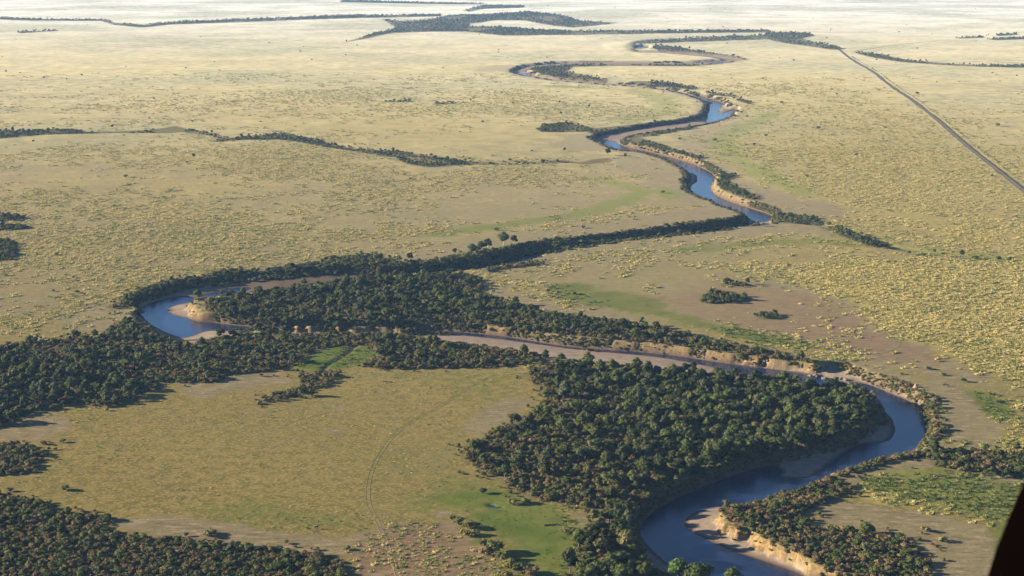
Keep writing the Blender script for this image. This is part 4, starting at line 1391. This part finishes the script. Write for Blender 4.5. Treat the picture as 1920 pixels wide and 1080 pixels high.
# ------------------------------------------------------------------ grass tussocks
def tussocks():
    # clumps of grass; fewer on the short golden sward
    P, S, RZ, ID = [], [], [], []
    bands = [(560, 800, 2.3), (800, 1100, 2.8), (1100, 1500, 3.3), (1500, 2100, 4.4), (2100, 3400, 7.0)]
    for y0, y1, sp in bands:
        xm = 0.36 * y1 + 20
        poly = np.array([(-xm, y0), (xm, y0), (xm, y1), (-xm, y1)], float)
        ny = int((y1 - y0) / sp)
        nx = int(2 * xm / sp)
        j, i = np.mgrid[0:ny, 0:nx]
        x = (-xm + (i + rng.random(i.shape)) * sp).ravel()
        yv = (y0 + (j + rng.random(i.shape)) * sp).ravel()
        m = np.abs(x) < 0.36 * yv + 10
        x, yv = x[m], yv[m]
        gr, ba, ye, wo, ch_, re, op = (sample(k, x, yv) for k in ('green', 'bare', 'yellow', 'woods', 'chan', 'red', 'open'))
        ux, uy = to_px(x, yv)
        cl = fbm(x / 22, yv / 30, 61) * 0.65 + fbm(x / 6.5, yv / 5.5, 62) * 0.35
        big = fbm(x / 140, yv / 140, 63)
        plainl = (ux < 1050) & (uy > 690)                         # the smooth golden plain in front
        dens = 0.36 + 1.2 * (big - 0.5) + 0.9 * (fbm(x / 420, yv / 300, 64) - 0.5)
        dens = np.where(plainl, 0.30 + 0.5 * (big - .5), dens)
        dens = dens - 0.30 * sstep(2300, 3400, yv) + 0.06 * op + 0.40 * ye - 0.36 * np.clip(ba - 0.45 * re, 0, 1) + 0.28 * gr * sstep(1250, 1000, yv) - 0.12 * gr * sstep(1000, 1250, yv) + 0.5 * re * sstep(900, 780, yv)
        prob = np.clip((cl - (1 - dens) * 0.62 - 0.06) * 5.0, 0, 1)
        prob = prob * (wo < 0.3) * (ch_ < -1.0) * (sdf(x, yv, smooth_line(GP(TRACK + [(2000, 420)]), 2), False) < -7.5)
        k = rng.random(len(x)) < prob * 0.8
        x, yv, gr, ye, big = x[k], yv[k], gr[k], ye[k], big[k]
        z = sample('z', x, yv)
        s = (0.4 + 1.0 * rng.random(len(x)) ** 1.8) * (sp / 2.6) ** 0.55
        s = s * np.where(plainl[k], np.where(re[k] > 0.4, 0.62, 0.36), 1.0) * (1 - 0.3 * gr) * (1 + 0.15 * ye) * np.clip((2100 / np.maximum(yv, 900)) ** 0.2, 0.8, 1.2)
        hh = np.clip(s, 0, 1.3)
        P.append(np.stack([x, yv, z - 0.05], -1))
        S.append(np.stack([s * (0.9 + 0.5 * rng.random(len(x))), s * (0.8 + .4 * rng.random(len(x))), hh * (0.7 + .5 * rng.random(len(x)))], -1))
        RZ.append(rng.random(len(x)) * 6.283)
        pg = np.clip(0.26 + 0.5 * sstep(1050, 800, yv) + 0.8 * gr + 0.5 * (fbm(x / 90, yv / 90, 66) - 0.5) - 0.12 * ye, 0, 1)
        base_id = np.where(rng.random(len(x)) < pg, 3, 0)
        base_id = np.where((rng.random(len(x)) < gr * 1.15) & (yv < 1300), 6, base_id)
        ID.append(base_id + rng.integers(0, 3, len(x)))
    P = np.concatenate(P)
    print('tussocks', len(P))
    protos = [tuft_mesh(50 + k, M_STRAW) for k in range(3)] + [tuft_mesh(60 + k, M_TGREEN) for k in range(3)] + [tuft_mesh(65 + k, M_MEADOW) for k in range(3)]
    scatter('grass', P, np.concatenate(S), np.concatenate(RZ), np.concatenate(ID), protos, 'straw-yellow and green grass tussocks scattered over the plain')


tussocks()

# low scrub and dead brush clinging to the river banks
cand = np.nonzero((slope > 0.2) & (py > 560) & (py < 3800) & (np.abs(px) < 0.38 * py))[0]
wgt = py[cand] ** 2
pick = rng.choice(cand, 34000, p=wgt / wgt.sum())
bx = px[pick] + (rng.random(len(pick)) - .5) * 0.003 * py[pick]
by = py[pick] + (rng.random(len(pick)) - .5) * 0.003 * py[pick]
cf, zb = sample('cliffs', bx, by), sample('z', bx, by)
m = (zb > WATER_Z + 0.5) & (rng.random(len(bx)) < np.where(cf > 0.3, 0.07, 1.0) * (0.35 + 0.9 * fbm(bx / 12, by / 12, 71)))
bx, by, zb = bx[m], by[m], zb[m]
print('bank scrub', len(bx))
nb = len(bx)
sb_ = (0.25 + 0.5 * rng.random(nb) ** 1.5) * np.clip(by / 1100, 0.9, 1.6)
scatter('bank_scrub', np.stack([bx, by, zb - 0.1], -1), np.stack([sb_, sb_, sb_ * 0.9], -1), rng.random(nb) * 6.28, rng.integers(0, 4, nb), [BUSH[0], DRY[0], DRY[1], BUSH[1]], 'low scrub and dead brush clinging to the river banks')

# ------------------------------------------------------------------ dead wood, boulders, mound, antelopes
def dead_tree(name, loc, L, rz, seed, label, cat):
    rg = np.random.default_rng(seed)
    o = bpy.data.objects.new(name, None)
    col.objects.link(o)
    tag(o, label, cat)
    o.location = loc
    o.rotation_euler = (0, 0, rz)
    t = MB()
    pts = [(-L / 2, 0, 0.3), (-L / 5, 0.15, 0.45), (L / 5, -0.1, 0.5), (L / 2, 0.1, 0.75)]
    t.tube(pts, [0.42, 0.34, 0.26, 0.12], 0, 7)
    add('trunk', t.mesh('trunk', [M_DEAD]), o)
    for k in range(4):
        b_ = MB()
        s = (0.05 + 0.12 * k) * L
        e = np.array([s + 0.25 * L, (rg.random() - .5) * L * 0.6, 0.4 + rg.random() * 1.2])
        b_.tube([(s, 0, 0.5), tuple((np.array([s, 0, 0.5]) + e) / 2 + rg.normal(size=3) * .12), tuple(e)], [0.15, 0.10, 0.04], 0, 5)
        add('branch', b_.mesh('branch', [M_DEAD]), o)
    return o


dead_tree('fallen_tree', at(727, 717), 5.5, R(172), 3, 'dark fallen dead tree lying on the open plain', 'dead tree')
dead_tree('fallen_tree', at(1033, 985), 6.5, R(12), 4, 'dark fallen log lying in the green marsh', 'dead tree')
dead_tree('fallen_tree', at(1500, 893), 6.0, R(25), 5, 'dark driftwood stranded on the river sandbar, upper piece', 'driftwood')
dead_tree('fallen_tree', at(1480, 900), 5.0, R(160), 6, 'dark driftwood at the tip of the river sandbar', 'driftwood')

rocks = []
for k in range(3):
    rg = np.random.default_rng(80 + k)
    m = MB()
    m.blob((0, 0, 0.25), (1, 0.85, 0.65), 0, rg, 0.22, ICO2)
    rocks.append(m.mesh('boulder', [M_ROCK]))
for k in range(48):
    xp, yp = 1518 + 100 * rng.random(), 0
    yp = 690 + (xp - 1520) * 0.26 + (rng.random() - .45) * 26
    loc = at(xp, yp)
    s = 0.8 + 1.7 * rng.random() ** 2
    add('boulder', rocks[k % 3], None, 'grey boulder in the rocky rapids below the sunlit cliff', 'boulder', 'boulders of the rapids', None, loc, rng.random() * 6, (s, s * .9, s * .8))

m = MB()
rg = np.random.default_rng(9)
m.tube([(0, 0, -0.2), (0.1, 0, 0.7), (-0.05, 0.1, 1.5), (0.05, 0, 2.2)], [1.5, 1.2, 0.7, 0.2], 0, 9)
m.blob((0.5, 0.3, 0.5), (0.9, 0.8, 0.7), 0, rg, 0.25)
add('termite_mound', m.mesh('termite_mound', [M_MOUND]), None, 'reddish earth mound on the outer bank of the blue bend', 'mound', None, None, at(1717, 726), 0.4, (1.1, 1.1, 1.1))


def antelope_mesh():
    me = bpy.data.meshes.new('antelope')
    V = [(0, 0, 1.05), (0.45, 0, 1.12), (0.7, 0, 1.18), (0.95, 0, 1.30), (1.12, 0, 1.28), (1.32, 0, 1.10), (-0.45, 0, 1.03), (-0.68, 0, 0.98), (-0.78, 0, 0.6)]
    Rr = [.27, .28, .24, .15, .12, .06, .25, .13, .025]
    E = [(0, 1), (1, 2), (2, 3), (3, 4), (4, 5), (0, 6), (6, 7), (7, 8)]
    for sx, root, kx_ in ((0.5, 1, 0.02), (-0.5, 6, -0.06)):
        for sy in (-0.15, 0.15):
            b0 = len(V)
            V += [(sx, sy, 0.82), (sx + kx_, sy, 0.45), (sx, sy, 0.02)]
            Rr += [.11, .055, .04]
            E += [(root, b0), (b0, b0 + 1), (b0 + 1, b0 + 2)]
    for sy in (-0.1, 0.1):
        b0 = len(V)
        V += [(1.08, sy * 1.2, 1.42), (1.0, sy * 2.6, 1.62)]
        Rr += [.03, .012]
        E += [(4, b0), (b0, b0 + 1)]
    me.from_pydata(V, E, [])
    me.materials.append(M_HIDE)
    o = bpy.data.objects.new('antelope_shape', me)
    col.objects.link(o)
    md = o.modifiers.new('skin', 'SKIN')
    for k, r in enumerate(Rr):
        me.skin_vertices[0].data[k].radius = (r, r)
    me.skin_vertices[0].data[0].use_root = True
    sb = o.modifiers.new('sub', 'SUBSURF')
    sb.levels = 1
    sb.render_levels = 1
    dg = bpy.context.evaluated_depsgraph_get()
    out = bpy.data.meshes.new_from_object(o.evaluated_get(dg))
    bpy.data.objects.remove(o)
    out.name = 'antelope'
    if not out.materials:
        out.materials.append(M_HIDE)
    return out


ANT = antelope_mesh()
for xp, yp, rz, lab in ((579, 995, 2.8, 'dark grazing animal, first of two on the dry ground above the corner bushes'), (593, 992, 0.4, 'dark grazing animal, second of two on the dry ground above the corner bushes'),
                        (1770, 724, 0.2, 'dark grazing animal at the water-side path, ahead of its companion'), (1777, 725, 3.0, 'dark grazing animal just behind its companion near the river path'),
                        (1040, 415, 1.0, 'dark animal standing on the green crescent')):
    add('antelope', ANT, None, lab, 'animal', 'grazing animals', None, at(xp, yp), rz, (1.2, 1.2, 1.2))

# ------------------------------------------------------------------ the aircraft's door post, close to the camera
def cam_pt(xp, yp, d):
    u = (xp - 960) / FPX
    v = (540 - yp) / FPX
    return Vector((u * d, (CP + v * SP) * d, H_CAM + (-SP + v * CP) * d))


post = bpy.data.objects.new('aircraft_door_post', None)
col.objects.link(post)
tag(post, 'black aircraft door post crossing the bottom corner', 'door post')
D = 1.25
edge = [(1990, 790), (1950, 860), (1920, 923), (1898, 974), (1876, 1029), (1860, 1080), (1846, 1135), (1834, 1200), (1826, 1300)]
post.location = cam_pt(1900, 1080, D)
rad = 0.055
m = MB()
pp = []
for xp, yp in edge:
    q = cam_pt(xp + rad / D * FPX * 0.93, yp + rad / D * FPX * 0.36, D) - post.location
    pp.append(tuple(q))
m.tube(pp, [rad] * len(pp), 0, 20)
add('post_padding', m.mesh('post_padding', [M_BLACK], True), post)
m = MB()
pp2 = [(p[0] + 0.05, p[1] + 0.02, p[2]) for p in pp]
m.tube(pp2, [0.03] * len(pp2), 0, 10)
add('window_seal', m.mesh('window_seal', [M_BLACK], True), post)

# ------------------------------------------------------------------ haze: one closed box of thin air round everything
bm = bmesh.new()
bmesh.ops.create_cube(bm, size=1.0)
zlo, zhi = float(Z.min()) - 1.0, H_CAM + 8.0
for v in bm.verts:
    v.co = Vector((v.co.x * 90000, v.co.y * 90000, zlo if v.co.z < 0 else zhi))
hme = bpy.data.meshes.new('haze')
bm.to_mesh(hme)
bm.free()
hm = bpy.data.materials.new('haze_air')
hm.use_nodes = True
hn = hm.node_tree
for n in list(hn.nodes):
    if n.type == 'BSDF_PRINCIPLED':
        hn.nodes.remove(n)
pv = hn.nodes.new('ShaderNodeVolumePrincipled')
pv.inputs['Density'].default_value = HAZE_DENSITY
pv.inputs['Color'].default_value = (0.33, 0.57, 1.0, 1)
pv.inputs['Density Attribute'].default_value = ''
pv.inputs['Temperature Attribute'].default_value = ''
pv.inputs['Anisotropy'].default_value = 0.0
hn.links.new(pv.outputs[0], hn.nodes['Material Output'].inputs['Volume'])
hme.materials.append(hm)
add('haze', hme, kind='stuff', label='pale haze lying over the far plain')
